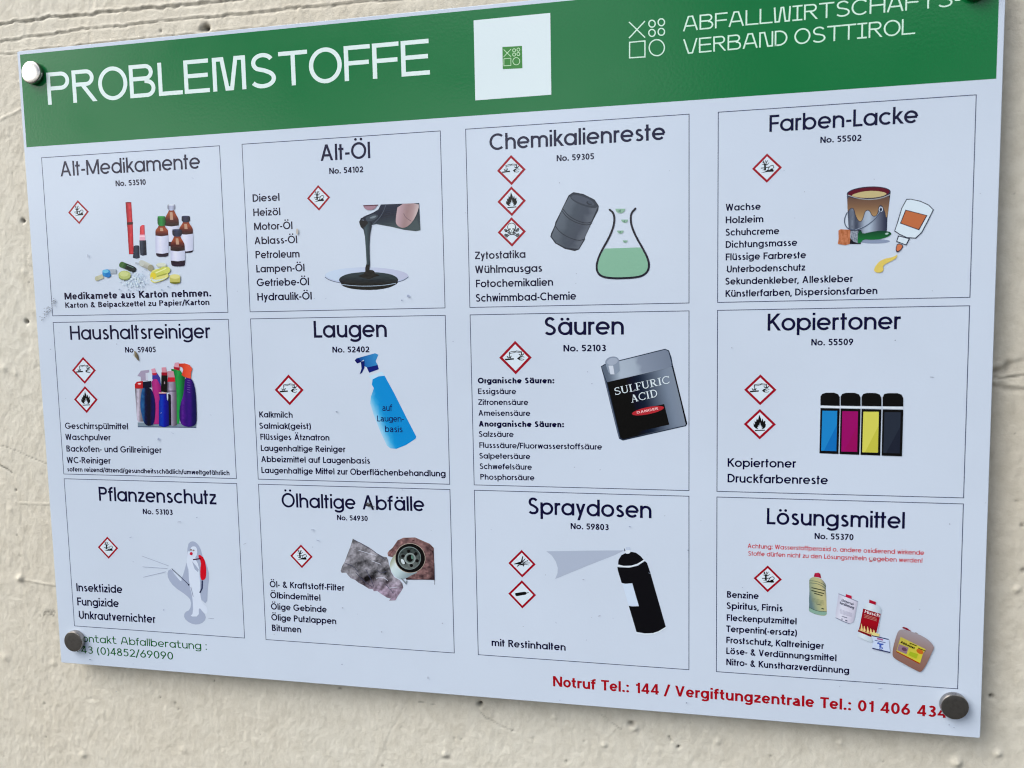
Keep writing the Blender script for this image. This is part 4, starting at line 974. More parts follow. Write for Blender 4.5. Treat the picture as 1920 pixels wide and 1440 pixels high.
# box 10: oily rag and oil filter in a hand
zi = zone(620, 990, 9.143)
from mathutils import noise as mn
def rag(x, y):
    a = mn.noise(Vector((x / 130, y / 130, 3.1))); b = mn.noise(Vector((x / 55 + y / 90, y / 55, 7.7))); c = mn.noise(Vector((x / 22, y / 22, 1.3)))
    dk = math.exp(-(((x - 640) / 130) ** 2 + ((y - 880) / 110) ** 2)) + .6 * math.exp(-(((x - 850) / 140) ** 2 + ((y - 760) / 60) ** 2)) + .5 * math.exp(-(((x - 540) / 150) ** 2 + ((y - 600) / 80) ** 2))
    l = .64 + .28 * a + .22 * b + .16 * c - .42 * dk
    l = max(.1, min(.95, l)); w_ = max(0, min(1, (y - 800) / 300))
    return (l * 192 + w_ * 10, l * (192 - 6 * w_), l * (206 + 10 * w_))
k = Ink('oily_rag_drawing', BX[9], z=zi)
edge = [(380, 180), (410, 205), (500, 245), (610, 305), (700, 355), (790, 430), (900, 490), (960, 500), (985, 545), (1000, 620), (1040, 760), (1090, 840), (1180, 890), (1230, 950), (1245, 1020), (1200, 1100), (1150, 1170), (1110, 1240), (1000, 1245), (1030, 1210), (960, 1190), (880, 1140), (800, 1080), (740, 1085), (720, 1050), (660, 1045), (560, 980), (480, 940), (420, 890), (345, 860), (290, 800), (265, 765), (190, 770), (170, 735), (200, 650), (240, 580), (280, 470), (330, 340), (360, 250)]
k.poly(edge, 0, fn=rag, grid=15)
for a in ([(400, 200), (600, 310), (760, 410), (930, 540)], [(240, 600), (380, 650), (480, 760)], [(600, 700), (700, 900), (740, 1000)], [(800, 720), (860, 780), (960, 740)], [(940, 960), (1080, 1120)], [(430, 760), (560, 900), (700, 1000)]):
    k.line(a, 9, (66, 68, 90), sm=1)
for a in ([(480, 380), (640, 430), (780, 470)], [(700, 560), (860, 620)], [(780, 860), (900, 840), (980, 900)], [(1000, 1030), (1150, 1010)]):
    k.line(a, 8, (190, 196, 214), sm=1)
k.build()
def hand(x, y):
    a = mn.noise(Vector((x / 90, y / 60, 9))); b = mn.noise(Vector((x / 30, y / 26, 2)))
    l = .75 + .35 * a + .3 * b
    sh = max(0, min(1, (x - 1600) / 180)) * .25 + max(0, (y - 820) / 300)
    l = max(.2, l - sh)
    return (min(220, 152 * l), 118 * l, 112 * l + 6)
k = Ink('hand_drawing', BX[9], z=zi)
k.poly([(975, 430), (1000, 390), (1060, 340), (1150, 210), (1250, 165), (1450, 160), (1560, 210), (1700, 270), (1768, 340), (1775, 600), (1780, 890), (1560, 885), (1300, 885), (1250, 800), (1100, 500), (1040, 495), (985, 480)], 0, fn=hand, grid=26)
k.line([(1400, 220), (1440, 205)], 12, (60, 40, 44)); k.line([(1010, 470), (1060, 400), (1150, 300)], 9, (104, 64, 66), sm=1); k.line([(1776, 600), (1784, 970)], 6, (50, 50, 70)); k.build()
k = Ink('oil_filter_drawing', BX[9], z=zi)
k.poly([(1110, 430), (1040, 540), (1010, 640), (1040, 740), (1110, 840), (1200, 880), (1300, 860), (1420, 790), (1500, 760), (1300, 500)], 0, sm=1, fn=stops((1010, 600), (1300, 840), [(0, (146, 156, 136)), (.25, (196, 212, 218)), (.6, (176, 196, 204)), (1, (128, 146, 156))]), grid=40)
k.ell(1365, 515, 262, 256, (170, 160, 150), 20); k.ell(1365, 515, 254, 248, (14, 14, 26), 20); k.ell(1352, 515, 198, 198, (112, 126, 128), 20)
k.ell(1354, 517, 186, 186, 0, 20, fn=lambda x, y: (lambda l: (l, l + 8, l + 8))(58 + 30 * mn.noise(Vector((x / 40, y / 40, 0))) + .14 * (y - 400)), grid=26)
for a in range(6):
    t = math.radians(a * 60 + 20); k.ell(1362 + 128 * math.cos(t), 520 + 122 * math.sin(t), 32, 28, (18, 20, 24), a * 60)
k.ell(1362, 520, 96, 96, (136, 148, 150)); k.ell(1364, 520, 76, 78, (96, 110, 108)); k.ell(1362, 518, 56, 62, (10, 14, 14)); k.ell(1400, 500, 20, 34, (84, 118, 108), -15)
k.ell(1240, 575, 26, 50, (190, 204, 212), -30); k.line([(1215, 860), (1290, 945), (1310, 900)], 22, (120, 132, 142)); k.build()

# box 11: spray can
k = Ink('spray_cone_drawing', BX[10], z=z11)
k.poly([(600, 520), (900, 515), (1168, 513), (1100, 548), (900, 625), (665, 722), (682, 680), (684, 640), (670, 595), (640, 550)], (160, 172, 194)); k.build()
k = Ink('spray_can_drawing', BX[10], z=zone(1140, 1010, 7.577))
NB = (12, 12, 30)
k.poly([(133, 400), (160, 405), (300, 412), (420, 385), (525, 318), (555, 345), (600, 480), (820, 1250), (760, 1300), (640, 1340), (530, 1345), (405, 1325), (295, 955), (345, 962), (440, 960), (345, 632), (250, 640), (193, 628), (140, 450)], NB)
k.poly([(143, 365), (150, 300), (190, 235), (245, 205), (265, 215), (300, 213), (325, 185), (400, 200), (460, 245), (508, 300), (430, 350), (330, 382), (220, 385)], NB, sm=0)
k.line([(138, 380), (260, 402), (360, 390), (440, 355), (518, 302)], 18, (208, 218, 236), sm=2); k.line([(405, 1338), (540, 1360), (680, 1345), (825, 1258)], 13, (206, 218, 234), sm=1)
k.poly([(203, 640), (345, 636), (436, 955), (345, 958), (293, 945)], (190, 206, 230)); k.ell(282, 180, 38, 32, (206, 216, 232)); k.poly([(255, 120), (315, 118), (318, 160), (258, 162)], (176, 190, 214)); k.poly([(228, 130), (248, 170), (232, 178)], (40, 44, 66)); k.build()

# box 12: five solvent containers
zi = zone(1500, 1060, 9.6)
k = Ink('solvent_bottle_drawing', BX[11], z=zi)
k.poly([(165, 250), (200, 225), (250, 205), (380, 240), (430, 290), (470, 350), (465, 420), (475, 560), (478, 720), (485, 860), (470, 900), (420, 910), (300, 890), (200, 850), (158, 820), (165, 700), (160, 620), (170, 480), (165, 360)], 0, sm=1,
       fn=stops((160, 500), (480, 420), [(0, (92, 116, 124)), (.2, (140, 152, 128)), (.5, (172, 172, 128)), (.8, (176, 170, 130)), (1, (96, 106, 104))]), grid=36)
k.poly([(160, 760), (300, 830), (480, 830), (485, 880), (420, 910), (200, 850), (158, 820)], (126, 160, 148), sm=1)
for a in ([(168, 275), (300, 285), (420, 340), (468, 390)], [(168, 315), (300, 325), (400, 370), (460, 425)], [(162, 750), (250, 800), (360, 830), (482, 828)]): k.line(a, 9, (70, 92, 84), sm=1)
k.poly([(250, 190), (265, 140), (330, 130), (365, 150), (382, 235), (330, 215), (248, 205)], 0, fn=stops((250, 0), (382, 0), [(0, (122, 20, 46)), (.4, (176, 44, 72)), (1, (130, 26, 52))]), grid=30)
for a, w_ in ([((205, 400), (445, 455)), 24], [((205, 450), (430, 508)), 26], [((255, 500), (405, 545)), 24]): k.line([a[0], a[1]], w_ * .62, (40, 46, 40))
for i in range(4): k.line([(210, 585 + i * 20), (430, 640 + i * 20)], 5, (110, 120, 96))
k.line([(285, 690), (385, 715)], 12, (90, 96, 84)); k.line([(385, 772), (430, 785)], 18, (60, 66, 56)); k.build()
k = Ink('solvent_can_drawing', BX[11], z=zi)
k.poly([(690, 500), (1042, 645), (1030, 700), (975, 980), (955, 1025), (890, 1050), (800, 1010), (640, 945), (640, 850), (680, 600)], 0, fn=stops((650, 700), (1030, 800), [(0, (176, 180, 202)), (.3, (204, 208, 226)), (.8, (190, 190, 210)), (1, (164, 166, 188))]), grid=50)
k.line([(692, 508), (1040, 650)], 14, (128, 134, 158)); k.line([(640, 940), (800, 1015), (890, 1048)], 10, (104, 110, 140))
k.poly([(825, 515), (925, 545), (930, 600), (820, 570)], (170, 34, 62))
slanted('can_lettering', BX[11], 'Universal-', zi, (735, 640), (965, 722), 44, .2, (56, 60, 84)); slanted('can_lettering', BX[11], 'Verdünnung', zi, (705, 690), (965, 785), 46, .22, (44, 48, 74))
for i in range(5): k.line([(715, 790 + i * 16), (935, 862 + i * 16)], 5, (150, 152, 176))
k.line([(750, 912), (845, 942)], 12, (100, 104, 128)); k.line([(740, 960), (765, 968)], 20, (120, 124, 146)); k.line([(812, 985), (850, 997)], 20, (90, 94, 118)); k.build()
z6b = zone(1610, 1150, 12)
k = Ink('lighter_fluid_drawing', BX[11], z=zi)
k.poly([(1160, 700), (1240, 665), (1420, 720), (1465, 790), (1450, 900), (1400, 1180), (1290, 1390), (1200, 1360), (1035, 1280), (1030, 1240), (1060, 1100), (1130, 800)], 0, sm=0, fn=stops((1050, 900), (1450, 1000), [(0, (176, 190, 206)), (.4, (200, 214, 226)), (1, (160, 176, 194))]), grid=60)
k.poly([(1135, 775), (1450, 870), (1405, 1080), (1375, 1200), (1280, 1285), (1045, 1190), (1075, 1080)], 0, fn=stops((1250, 800), (1180, 1250), [(0, (126, 24, 40)), (.5, (150, 24, 36)), (.75, (124, 30, 36)), (1, (110, 34, 36))]), grid=50)
for cx, hh in ((1110, 110), (1160, 80), (1220, 90), (1275, 70), (1330, 60)):
    k.poly([(cx - 30, 1185 + (cx - 1150) * .3), (cx - 14, 1150 - hh * .3 + (cx - 1150) * .3), (cx - 8, 1150 - hh + (cx - 1150) * .3), (cx + 12, 1130 + (cx - 1150) * .3), (cx + 22, 1190 + (cx - 1150) * .3)], (214, 190, 130), sm=1)
k.line([(1042, 1170), (1275, 1268)], 34, (116, 26, 38)); k.poly([(1245, 612), (1365, 655), (1360, 710), (1240, 668)], (156, 30, 50)); k.line([(1060, 1155), (1270, 1235)], 12, (206, 176, 120))
for i in range(3): k.line([(1150, 880 + i * 24), (1380, 950 + i * 24)], 7, (184, 130, 120))
k.build()
slanted('bottle_lettering', BX[11], 'Husch', zi, (1158, 850), (1425, 930), 56, .17, (220, 206, 214))
k = Ink('drain_cleaner_drawing', BX[11], z=z6b)
k.poly([(290, 420), (360, 430), (465, 460), (460, 515), (280, 490)], (204, 196, 134)); k.poly([(285, 490), (670, 570), (690, 760), (705, 870), (300, 770), (330, 640)], (184, 200, 228))
k.line([(290, 495), (670, 580)], 22, (30, 34, 84)); k.line([(302, 778), (702, 872)], 24, (22, 30, 88)); k.line([(360, 598), (600, 655)], 16, (60, 70, 130)); k.line([(410, 560), (545, 590)], 34, (150, 90, 136))
for x, y, r_ in ((440, 665, 30), (490, 690, 34), (530, 690, 26), (480, 730, 28), (500, 775, 40)): k.ell(x, y, r_, r_ * .7, (64, 90, 170))
k.ell(500, 775, 18, 12, (184, 200, 228)); k.build()
k = Ink('paint_stripper_can_drawing', BX[11], z=z6b)
k.poly([(970, 320), (1000, 295), (1080, 320), (1175, 390), (1160, 410), (1040, 350)], (120, 24, 44)); k.ell(1290, 440, 40, 14, (140, 134, 136), 20)
k.poly([(960, 350), (1100, 370), (1250, 430), (1450, 510), (1600, 620), (1690, 740), (1680, 790), (1640, 880), (1500, 1180), (1400, 1310), (1340, 1305), (1000, 1120), (790, 1000), (755, 940), (760, 820), (800, 640), (860, 440), (900, 375)], 0, sm=1,
       fn=stops((1300, 400), (1050, 1200), [(0, (150, 146, 156)), (.25, (142, 128, 132)), (.6, (134, 106, 98)), (1, (126, 92, 84))]), grid=60)
k.poly([(940, 520), (1500, 800), (1440, 900), (1370, 1130), (840, 850)], 0, fn=grad((178, 168, 76), (190, 184, 60), (900, 600), (1400, 1050)), grid=70)
k.poly([(845, 840), (1375, 1110), (1365, 1135), (838, 862)], (150, 56, 30)); k.poly([(900, 680), (1120, 760), (1070, 910), (860, 820)], (134, 110, 126)); k.ell(1020, 800, 62, 40, (96, 66, 90), 25)
k.ell(1370, 850, 84, 50, (180, 98, 40), 28); k.poly([(1150, 850), (1330, 910), (1290, 1010), (1110, 930)], (150, 168, 44))
k.line([(1140, 660), (1300, 725)], 20, (70, 60, 20)); k.line([(1330, 770), (1500, 840)], 20, (80, 66, 30)); k.build()
slanted('can_lettering', BX[11], 'Abbeizer', z6b, (930, 655), (1250, 800), 52, .24, (34, 30, 22))
# ------------------------------------------------------------------ marks on the board face
zi = zone(0, 0, 1)
k = Ink('dirt_specks', sign, .0009, zi)
random.seed(3)
SP = [(766, 555, 3.2, 2.8), (754, 563, 2, 1.4), (1094, 1086, 2.2, 1.2), (1124, 1154, 3, 1.2), (1181, 987, 2.4, 1.4), (1290, 1031, 1.4, 1.2), (642, 1245, 1.6, 1.4), (803, 1270, 1.2, 3), (716, 1184, 1.6, 1.6), (830, 1168, 1.6, 1.4),
      (308, 1143, 1.6, 1.4), (337, 978, 4.5, .9), (370, 970, 1.6, 1), (246, 1007, 3, .7), (460, 1019, 4, .7), (597, 1013, 4.5, .8), (587, 993, 4, .7), (643, 1139, 1.6, 1.5), (170, 1236, 2, 1), (1287, 1317, 1.4, 1.4), (166, 480, 1, 4), (1102, 697, 1.3, 1), (1110, 719, 1.5, 1),
      (1049, 343, 1, .8), (1081, 513, 1, 1), (1372, 652, 1.6, 1.2), (1678, 638, 1.2, 1.4), (1747, 707, 5, .8), (220, 645, 1.4, 1.2), (96, 655, 1.4, 1.2), (632, 772, 2.4, 1.4), (298, 823, 2, 3), (755, 918, 2, .8), (1392, 1101, 1.2, .9), (1780, 982, 1.4, 1), (1779, 1358, 1.6, 1.3), (1788, 1363, 1.4, 1.2),
      (1050, 1312, 1.2, 1), (446, 546, 1, .8), (1470, 320, 1, .7), (1574, 1286, 1.4, 1), (1650, 1290, 5, .7), (850, 640, 1.2, 1), (590, 560, 1.3, .8)]
for x, y, a, b in SP:
    k.ell(x, y, a * .85, b * .85, random.choice([(150, 162, 188), (128, 140, 162), (160, 170, 190)]), random.uniform(-30, 30)); k.d -= STEP
for i in range(46):                                    # scuffed dust near the left edge
    t = random.random(); x, y = 78 + 26 * t + random.gauss(0, 2.6), 600 - 36 * t + random.gauss(0, 3.5)
    k.ell(x, y, random.uniform(.5, 1.7), random.uniform(.4, 1.2), (140, 148, 160)); k.d -= STEP
for i in range(60):
    x, y = random.uniform(60, 1850), random.uniform(290, 1300)
    if i % 3 == 0: k.line([(x, y), (x + random.uniform(-5, 5), y + random.uniform(-3, 3))], .6, (150, 164, 190))
    else: k.ell(x, y, random.uniform(.4, .8), random.uniform(.4, .7), (120, 132, 156))
    k.d -= STEP
for x, y, a, b, c in ((558, 434, 2.2, 5.5, (176, 172, 168)), (1634, 1046, 3, 4, (190, 196, 206))): k.ell(x, y, a, b, c)
tag(k.build(), kind='stuff')

# ------------------------------------------------------------------ four stand-off bolts
def metal(name, base, rough, face=False):
    m, t, b = new_mat(name)
    b.inputs['Base Color'].default_value = (*base, 1); b.inputs['Metallic'].default_value = 1.0
    b.inputs['Roughness'].default_value = rough
    if face:
        # lathe-turned face: fine concentric grooves
        tc = t.nodes.new('ShaderNodeTexCoord'); tg = t.nodes.new('ShaderNodeTangent'); tg.direction_type = 'RADIAL'; tg.axis = 'Y'
        t.links.new(tg.outputs[0], b.inputs['Tangent']); b.inputs['Anisotropic'].default_value = 0.45
        w = t.nodes.new('ShaderNodeTexWave'); w.wave_type = 'RINGS'; w.rings_direction = 'Y'
        w.inputs['Scale'].default_value = 900; w.inputs['Distortion'].default_value = 0.5
        t.links.new(tc.outputs['Object'], w.inputs['Vector'])
        bp = t.nodes.new('ShaderNodeBump'); bp.inputs['Strength'].default_value = 0.06; bp.inputs['Distance'].default_value = 0.0002
        t.links.new(w.outputs[0], bp.inputs['Height']); t.links.new(bp.outputs[0], b.inputs['Normal'])
        n = add_noise(t, 320, 4)
        cr = t.nodes.new('ShaderNodeValToRGB'); cr.color_ramp.elements[0].position = .36; cr.color_ramp.elements[0].color = tuple(c * .86 for c in base) + (1,)
        cr.color_ramp.elements[1].position = .5; cr.color_ramp.elements[1].color = (*base, 1)
        t.links.new(n.outputs[0], cr.inputs[0]); t.links.new(cr.outputs[0], b.inputs['Base Color'])
    return m
M_FACE = metal('turned_steel_face', (.48, .465, .45), .10, True); M_BAR = metal('bolt_barrel_steel', (.36, .33, .31), .25)
def lathe(profile, mat, name, parent, seg=56):
    """profile of (radius, y) turned about the y axis"""
    V, F = [], []
    for r, y in profile:
        for i in range(seg):
            a = 2 * math.pi * i / seg; V.append((r * math.cos(a), y, r * math.sin(a)))
    for j in range(len(profile) - 1):
        for i in range(seg):
            q = (i + 1) % seg; F.append((j * seg + i, j * seg + q, (j + 1) * seg + q, (j + 1) * seg + i))
    if profile[0][0] > 1e-6: pass
    me = bpy.data.meshes.new(name); me.from_pydata(V, [], F); me.polygons.foreach_set('use_smooth', [True] * len(F)); me.update(); me.materials.append(mat)
    return me
RH = .0103
ME_BAR = lathe([(RH - .0016, -.0002), (RH - .0002, -.0003), (RH, -.0007), (RH, -.0046), (RH - .0004, -.0052)], M_BAR, 'standoff_bolt', None)
ME_FACE = lathe([(RH - .0004, -.0052), (RH - .0010, -.0054), (RH * .6, -.00545), (.00001, -.00545)], M_FACE, 'bolt_face', None)
for v in ME_FACE.vertices: v.co.y += 0
ME_STEM = lathe([(RH * .85, TH), (RH * .85, TH + GAP + .004)], M_BAR, 'spacer_sleeve', None, 32)
LBL = ['bright bolt at the top left corner of the sign', 'bolt cut by the top edge of the photo', 'dark bolt at the lower left over the green lettering', 'dark bolt at the lower right over the red lettering']
hz = -.0054 / S
P_TL, P_BL, P_BR = pb(57, 135.3, hz), pb(136.5, 1203.5, hz), pb(1790.8, 1326.2, hz)
for i, (x, y) in enumerate((P_TL, (P_BR[0], P_TL[1]), P_BL, P_BR)):
    o = link(bpy.data.objects.new('standoff_bolt', ME_BAR), sign); o.location = (S * x, 0, Z0 + S * (BH - y)); o['label'] = LBL[i]
    f = link(bpy.data.objects.new('bolt_face', ME_FACE), o)
    g = link(bpy.data.objects.new('spacer_sleeve', ME_STEM), o)
    f.rotation_euler = (0, .7 * i, 0)

# ------------------------------------------------------------------ the painted wall
YW = TH + GAP
def wpt(u, v):
    x, y = pb(u, v, YW / S); return (S * x, Z0 + S * (BH - y))
def axis(a, b, lo, hi, step, n=14):
    """even steps in the seen part, widening outwards"""
    mid = np.arange(a, b, step)
    l = a - np.geomspace(step, a - lo, n)[::-1]; r = mid[-1] + np.geomspace(step, hi - mid[-1], n)
    return np.concatenate([l, mid, r])
gx = axis(-.10, .97, -2.2, 3.0, .0013); gz = axis(Z0 - .14, Z0 + .70, -0.02, 2.9, .0013)
GX, GZ = np.meshgrid(gx, gz)
def vnoise(sx, sz, cell, seed, ax=1.0):
    """value noise on a lattice, smooth interpolated"""
    r_ = np.random.RandomState(seed); T = r_.rand(512, 512)
    u, v = sx / (cell * ax) + 100, sz / cell + 100
    i, j = np.floor(u).astype(int), np.floor(v).astype(int); fu, fv = u - i, v - j
    fu = fu * fu * (3 - 2 * fu); fv = fv * fv * (3 - 2 * fv)
    g = lambda a, b: T[b % 512, a % 512]
    return (g(i, j) * (1 - fu) + g(i + 1, j) * fu) * (1 - fv) + (g(i, j + 1) * (1 - fu) + g(i + 1, j + 1) * fu) * fv - .5
wx = GX + .006 * vnoise(GX, GZ, .02, 1); wz = GZ + .006 * vnoise(GX, GZ, .02, 2)
Hh = (.0018 * vnoise(wx, wz, .16, 3) + .0005 * vnoise(wx, wz, .05, 4) + .00028 * vnoise(wx, wz, .018, 5, .8)
      + (.00036 + .0003 * vnoise(wx, wz, .09, 12)) * vnoise(wx, wz, .008, 6, .6) + .00040 * vnoise(wx, wz, .0036, 7, .5) + .00015 * rng.rand(*GX.shape))
lump = vnoise(wx, wz, .011, 8); Hh += .0009 * np.clip(lump - .42, 0, 1) * 3
pit = vnoise(wx, wz, .006, 9); Hh -= .0008 * np.clip(-pit - .41, 0, 1) * 6
dirt_shade = np.zeros_like(GX)  # wall grime, plus shade of holes and grooves painted into the colour
def stroke(pts, width, depth, dark=0.0, jitter=0.0, lip=0.0, seed=0):
    """groove (depth > 0) or ridge (depth < 0) along a line of photo points"""
    W_ = [wpt(*p) for p in pts]
    r_ = np.random.RandomState(seed + 50)
    x0, x1 = min(p[0] for p in W_) - .02, max(p[0] for p in W_) + .02; z0, z1_ = min(p[1] for p in W_) - .02, max(p[1] for p in W_) + .02
    ii = np.where((gx > x0) & (gx < x1))[0]; jj = np.where((gz > z0) & (gz < z1_))[0]
    if not len(ii) or not len(jj): return
    sl = np.ix_(jj, ii); A, B = GX[sl], GZ[sl]
    jn = jitter * (vnoise(A, B, .012, seed + 20) + .6 * vnoise(A, B, .004, seed + 21))
    best = np.full(A.shape, 9.); side = np.zeros(A.shape)
    for (ax_, az), (bx, bz) in zip(W_[:-1], W_[1:]):
        dx, dz = bx - ax_, bz - az; l2 = dx * dx + dz * dz
        t = np.clip(((A - ax_) * dx + (B - az) * dz) / l2, 0, 1)
        ex, ez = A - ax_ - t * dx, B - az - t * dz; d_ = np.hypot(ex, ez); s_ = np.sign(dx * ez - dz * ex) * d_ + jn
        m = np.abs(d_) < best; best = np.where(m, d_, best); side = np.where(m, s_, side)
    g = np.exp(-(side / width) ** 2)
    mod = 1 + .9 * vnoise(A, B, .006, seed + 22)
    Hh[sl] -= depth * g * mod
    if lip: Hh[sl] += lip * np.exp(-((side - width * 1.8) / (width * 1.1)) ** 2) * mod
    if dark: dirt_shade[sl] = np.maximum(dirt_shade[sl], dark * g * np.clip(.75 + 1.2 * vnoise(A, B, .004, seed + 23), 0, 1))
def blob(u, v, r_, depth, dark=0.0, el=1.0, hard=2):
    x, z = wpt(u, v); rr = r_ * .00049
    ii = np.where(np.abs(gx - x) < rr * 3 * el + .003)[0]; jj = np.where(np.abs(gz - z) < rr * 3 + .003)[0]
    sl = np.ix_(jj, ii); A, B = GX[sl] - x, GZ[sl] - z
    d_ = np.hypot(A / el, B) / rr
    g = np.exp(-d_ ** hard)
    Hh[sl] -= depth * g; dirt_shade[sl] = np.maximum(dirt_shade[sl], dark * g)
# old render joints above the board and at its right
stroke([(-400, 95), (0, 48), (100, 33), (200, 22), (300, 12), (400, 3), (480, -6), (700, -30), (1200, -70)], .0010, .0016, .5, .0035, .0008, 1)
stroke([(-400, 118), (0, 76), (125, 60), (250, 45), (375, 33), (480, 25), (565, 13), (690, 4), (900, -14), (1200, -40)], .0008, .0013, .42, .0025, .0007, 2)
stroke([(-400, 132), (0, 102), (33, 98), (200, 80), (500, 52)], .0007, .0010, .28, .002, .0006, 3)
stroke([(1700, 712), (1870, 708), (1890, 707), (1925, 705), (2200, 702)], .0008, .0012, .45, .002, .0006, 4)
stroke([(1840, 700), (1860, 700), (1878, 696), (1892, 686)], .0030, .0018, .4, .004, .0006, 5)  # shadow beside the joint, painted dark into the wall colour
stroke([(1850, 722), (1920, 732)], .002, .0008, .15, .003, .0008, 6)
stroke([(0, 835), (30, 845), (60, 858), (92, 872)], .0004, .0006, .55, .001, 0, 7)
stroke([(-30, 862), (0, 873), (12, 879), (22, 886)], .0007, .0012, .95, .0006, 0, 8)
stroke([(28, 941), (60, 945), (95, 944)], .0006, -.0007, 0, .001, 0, 9)
stroke([(46, 1087), (75, 1093), (103, 1097)], .0008, -.0010, 0, .0005, 0, 10)
stroke([(0, 225), (40, 205)], .001, -.0007, 0, .001, 0, 11)
stroke([(702, 1440), (735, 1365), (765, 1315)], .0009, .00025, 0, .001, .0001, 12)
stroke([(902, 1337), (910, 1347), (926, 1352), (938, 1360), (965, 1372)], .0006, .0007, .45, .002, 0, 13)
stroke([(1130, 1343), (1150, 1355), (1165, 1367)], .0006, .0006, .4, .002, 0, 14)
stroke([(785, 1316), (815, 1321)], .0004, .0006, .5, .001, 0, 15)
stroke([(1254, 1380), (1259, 1390)], .0006, .0012, .9, .0003, 0, 16)
stroke([(180, 1265), (192, 1295)], .006, 0.0, 0, .002, 0, 17)
for a in ((386, 52, 5.5, .006, 1, 1.2), (378, 56, 4, .002, .5, 1.4), (301, 58, 2.2, .002, .95), (43, 414, 3.8, .004, 1), (50, 603, 3.6, .005, 1), (54, 530, 1.4, .001, .6), (29, 919, 2.2, .002, 1), (31, 1003, 2, .001, .8), (79, 889, 1.6, .001, .6),
          (900, 1321, 4.6, .006, 1), (1272, 1400, 2.4, .003, 1), (1858, 1305, 3.2, .003, .95), (402, 1276, 1.6, .001, .9), (637, 1291, 2.2, .001, .7, 1.6), (329, 1318, 2.6, .001, .7), (335, 1330, 1.8, .001, .6), (83, 1319, 2.4, .001, .7), (86, 1382, 2.2, .001, .6), (301, 1308, 1.4, .001, .6),
          (1184, 1357, 5, .003, .75, 1.2), (838, 1422, 4, .001, .4, 1.8), (852, 1384, 2, .001, .4), (865, 1386, 2, .001, .4), (961, 1370, 1.6, .001, .6), (1916, 985, 3, .001, .7), (1655, 1426, 1.5, .001, .8), (1445, 1417, 2, .001, .5), (1320, 1250, 2, .001, .4),
          (717, 1437, 2.4, .001, .6), (1062, 1428, 3, .001, .5, .7), (1095, 1390, 2, .001, .45), (1906, 940, 2, .001, .4), (1920, 1070, 4, .002, .5)):
    blob(*a)
for u, v, r_, d_ in ((38, 1084, 6.5, -.0030), (1190, 1364, 6, -.0022), (1793, 1428, 7, -.0028), (1870, 1412, 5, -.002), (156, 1415, 6, -.0018), (1133, 1397, 4, -.0014), (10, 1232, 9, -.0014), (100, 1244, 6, -.0012), (1905, 1105, 5, -.0018), (1575, 1392, 4, -.0012), (1345, 1390, 5, -.0012),
                     (345, 1405, 8, -.0012), (835, 1414, 6, -.0014), (45, 510, 6, -.0010), (8, 690, 8, -.0014), (30, 700, 6, -.001), (20, 955, 7, -.001), (1040, 1345, 5, -.001), (905, 1326, 4, -.0012)):
    blob(u, v, r_, d_)
for i in range(26):                                     # grey scuff at the left of the board
    blob(95 + rng.randn() * 8, 1149 + rng.randn() * 3, 1.2 + rng.rand() * 1.4, .0003, .65)
for i in range(110):                                    # scattered pinholes and grit
    u, v = rng.uniform(-60, 1980), rng.uniform(-40, 1500)
    blob(u, v, .8 + rng.rand() * 1.0, .0006, .15 + .45 * rng.rand() ** 2)
NV_, NH = GX.shape
co = np.stack([GX, YW - Hh, GZ], -1).reshape(-1, 3)
idx = np.arange(NV_ * NH).reshape(NV_, NH)
q = np.stack([idx[:-1, :-1], idx[:-1, 1:], idx[1:, 1:], idx[1:, :-1]], -1).reshape(-1, 4)
me = bpy.data.meshes.new('wall')
me.vertices.add(len(co)); me.vertices.foreach_set('co', co.astype(np.float32).ravel())
me.loops.add(q.size); me.loops.foreach_set('vertex_index', q.astype(np.int32).ravel())
me.polygons.add(len(q)); me.polygons.foreach_set('loop_start', np.arange(0, q.size, 4, dtype=np.int32))
me.polygons.foreach_set('use_smooth', np.ones(len(q), bool))
me.update(calc_edges=True)
at = me.attributes.new('dirt_shade', 'FLOAT', 'POINT'); at.data.foreach_set('value', np.clip(dirt_shade, 0, 1).astype(np.float32).ravel())
m, t, b = new_mat('cream_masonry_paint')
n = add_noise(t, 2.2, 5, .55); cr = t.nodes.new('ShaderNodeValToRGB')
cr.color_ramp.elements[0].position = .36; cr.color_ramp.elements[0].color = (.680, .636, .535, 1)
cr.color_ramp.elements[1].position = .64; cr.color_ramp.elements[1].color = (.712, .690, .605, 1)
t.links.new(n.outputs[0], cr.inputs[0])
n2 = add_noise(t, 70, 5, .7); mx = t.nodes.new('ShaderNodeMix'); mx.data_type = 'RGBA'; mx.blend_type = 'MULTIPLY'
cr2 = t.nodes.new('ShaderNodeValToRGB'); cr2.color_ramp.elements[0].position = .3; cr2.color_ramp.elements[0].color = (.86, .85, .83, 1); cr2.color_ramp.elements[1].position = .6
mx.inputs['Factor'].default_value = 1.0
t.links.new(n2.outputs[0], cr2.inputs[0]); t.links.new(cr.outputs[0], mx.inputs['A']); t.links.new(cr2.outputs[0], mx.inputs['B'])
mx2 = t.nodes.new('ShaderNodeMix'); mx2.data_type = 'RGBA'; ad = t.nodes.new('ShaderNodeAttribute'); ad.attribute_name = 'dirt_shade'
t.links.new(ad.outputs['Fac'], mx2.inputs['Factor']); t.links.new(mx.outputs['Result'], mx2.inputs['A']); mx2.inputs['B'].default_value = (.045, .038, .03, 1)
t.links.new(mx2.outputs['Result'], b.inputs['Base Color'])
b.inputs['Roughness'].default_value = .62; b.inputs['Specular IOR Level'].default_value = .35
n3 = add_noise(t, 600, 4, .6); bp = t.nodes.new('ShaderNodeBump'); bp.inputs['Strength'].default_value = .55; bp.inputs['Distance'].default_value = .0006
t.links.new(n3.outputs[0], bp.inputs['Height']); t.links.new(bp.outputs[0], b.inputs['Normal'])
me.materials.append(m)
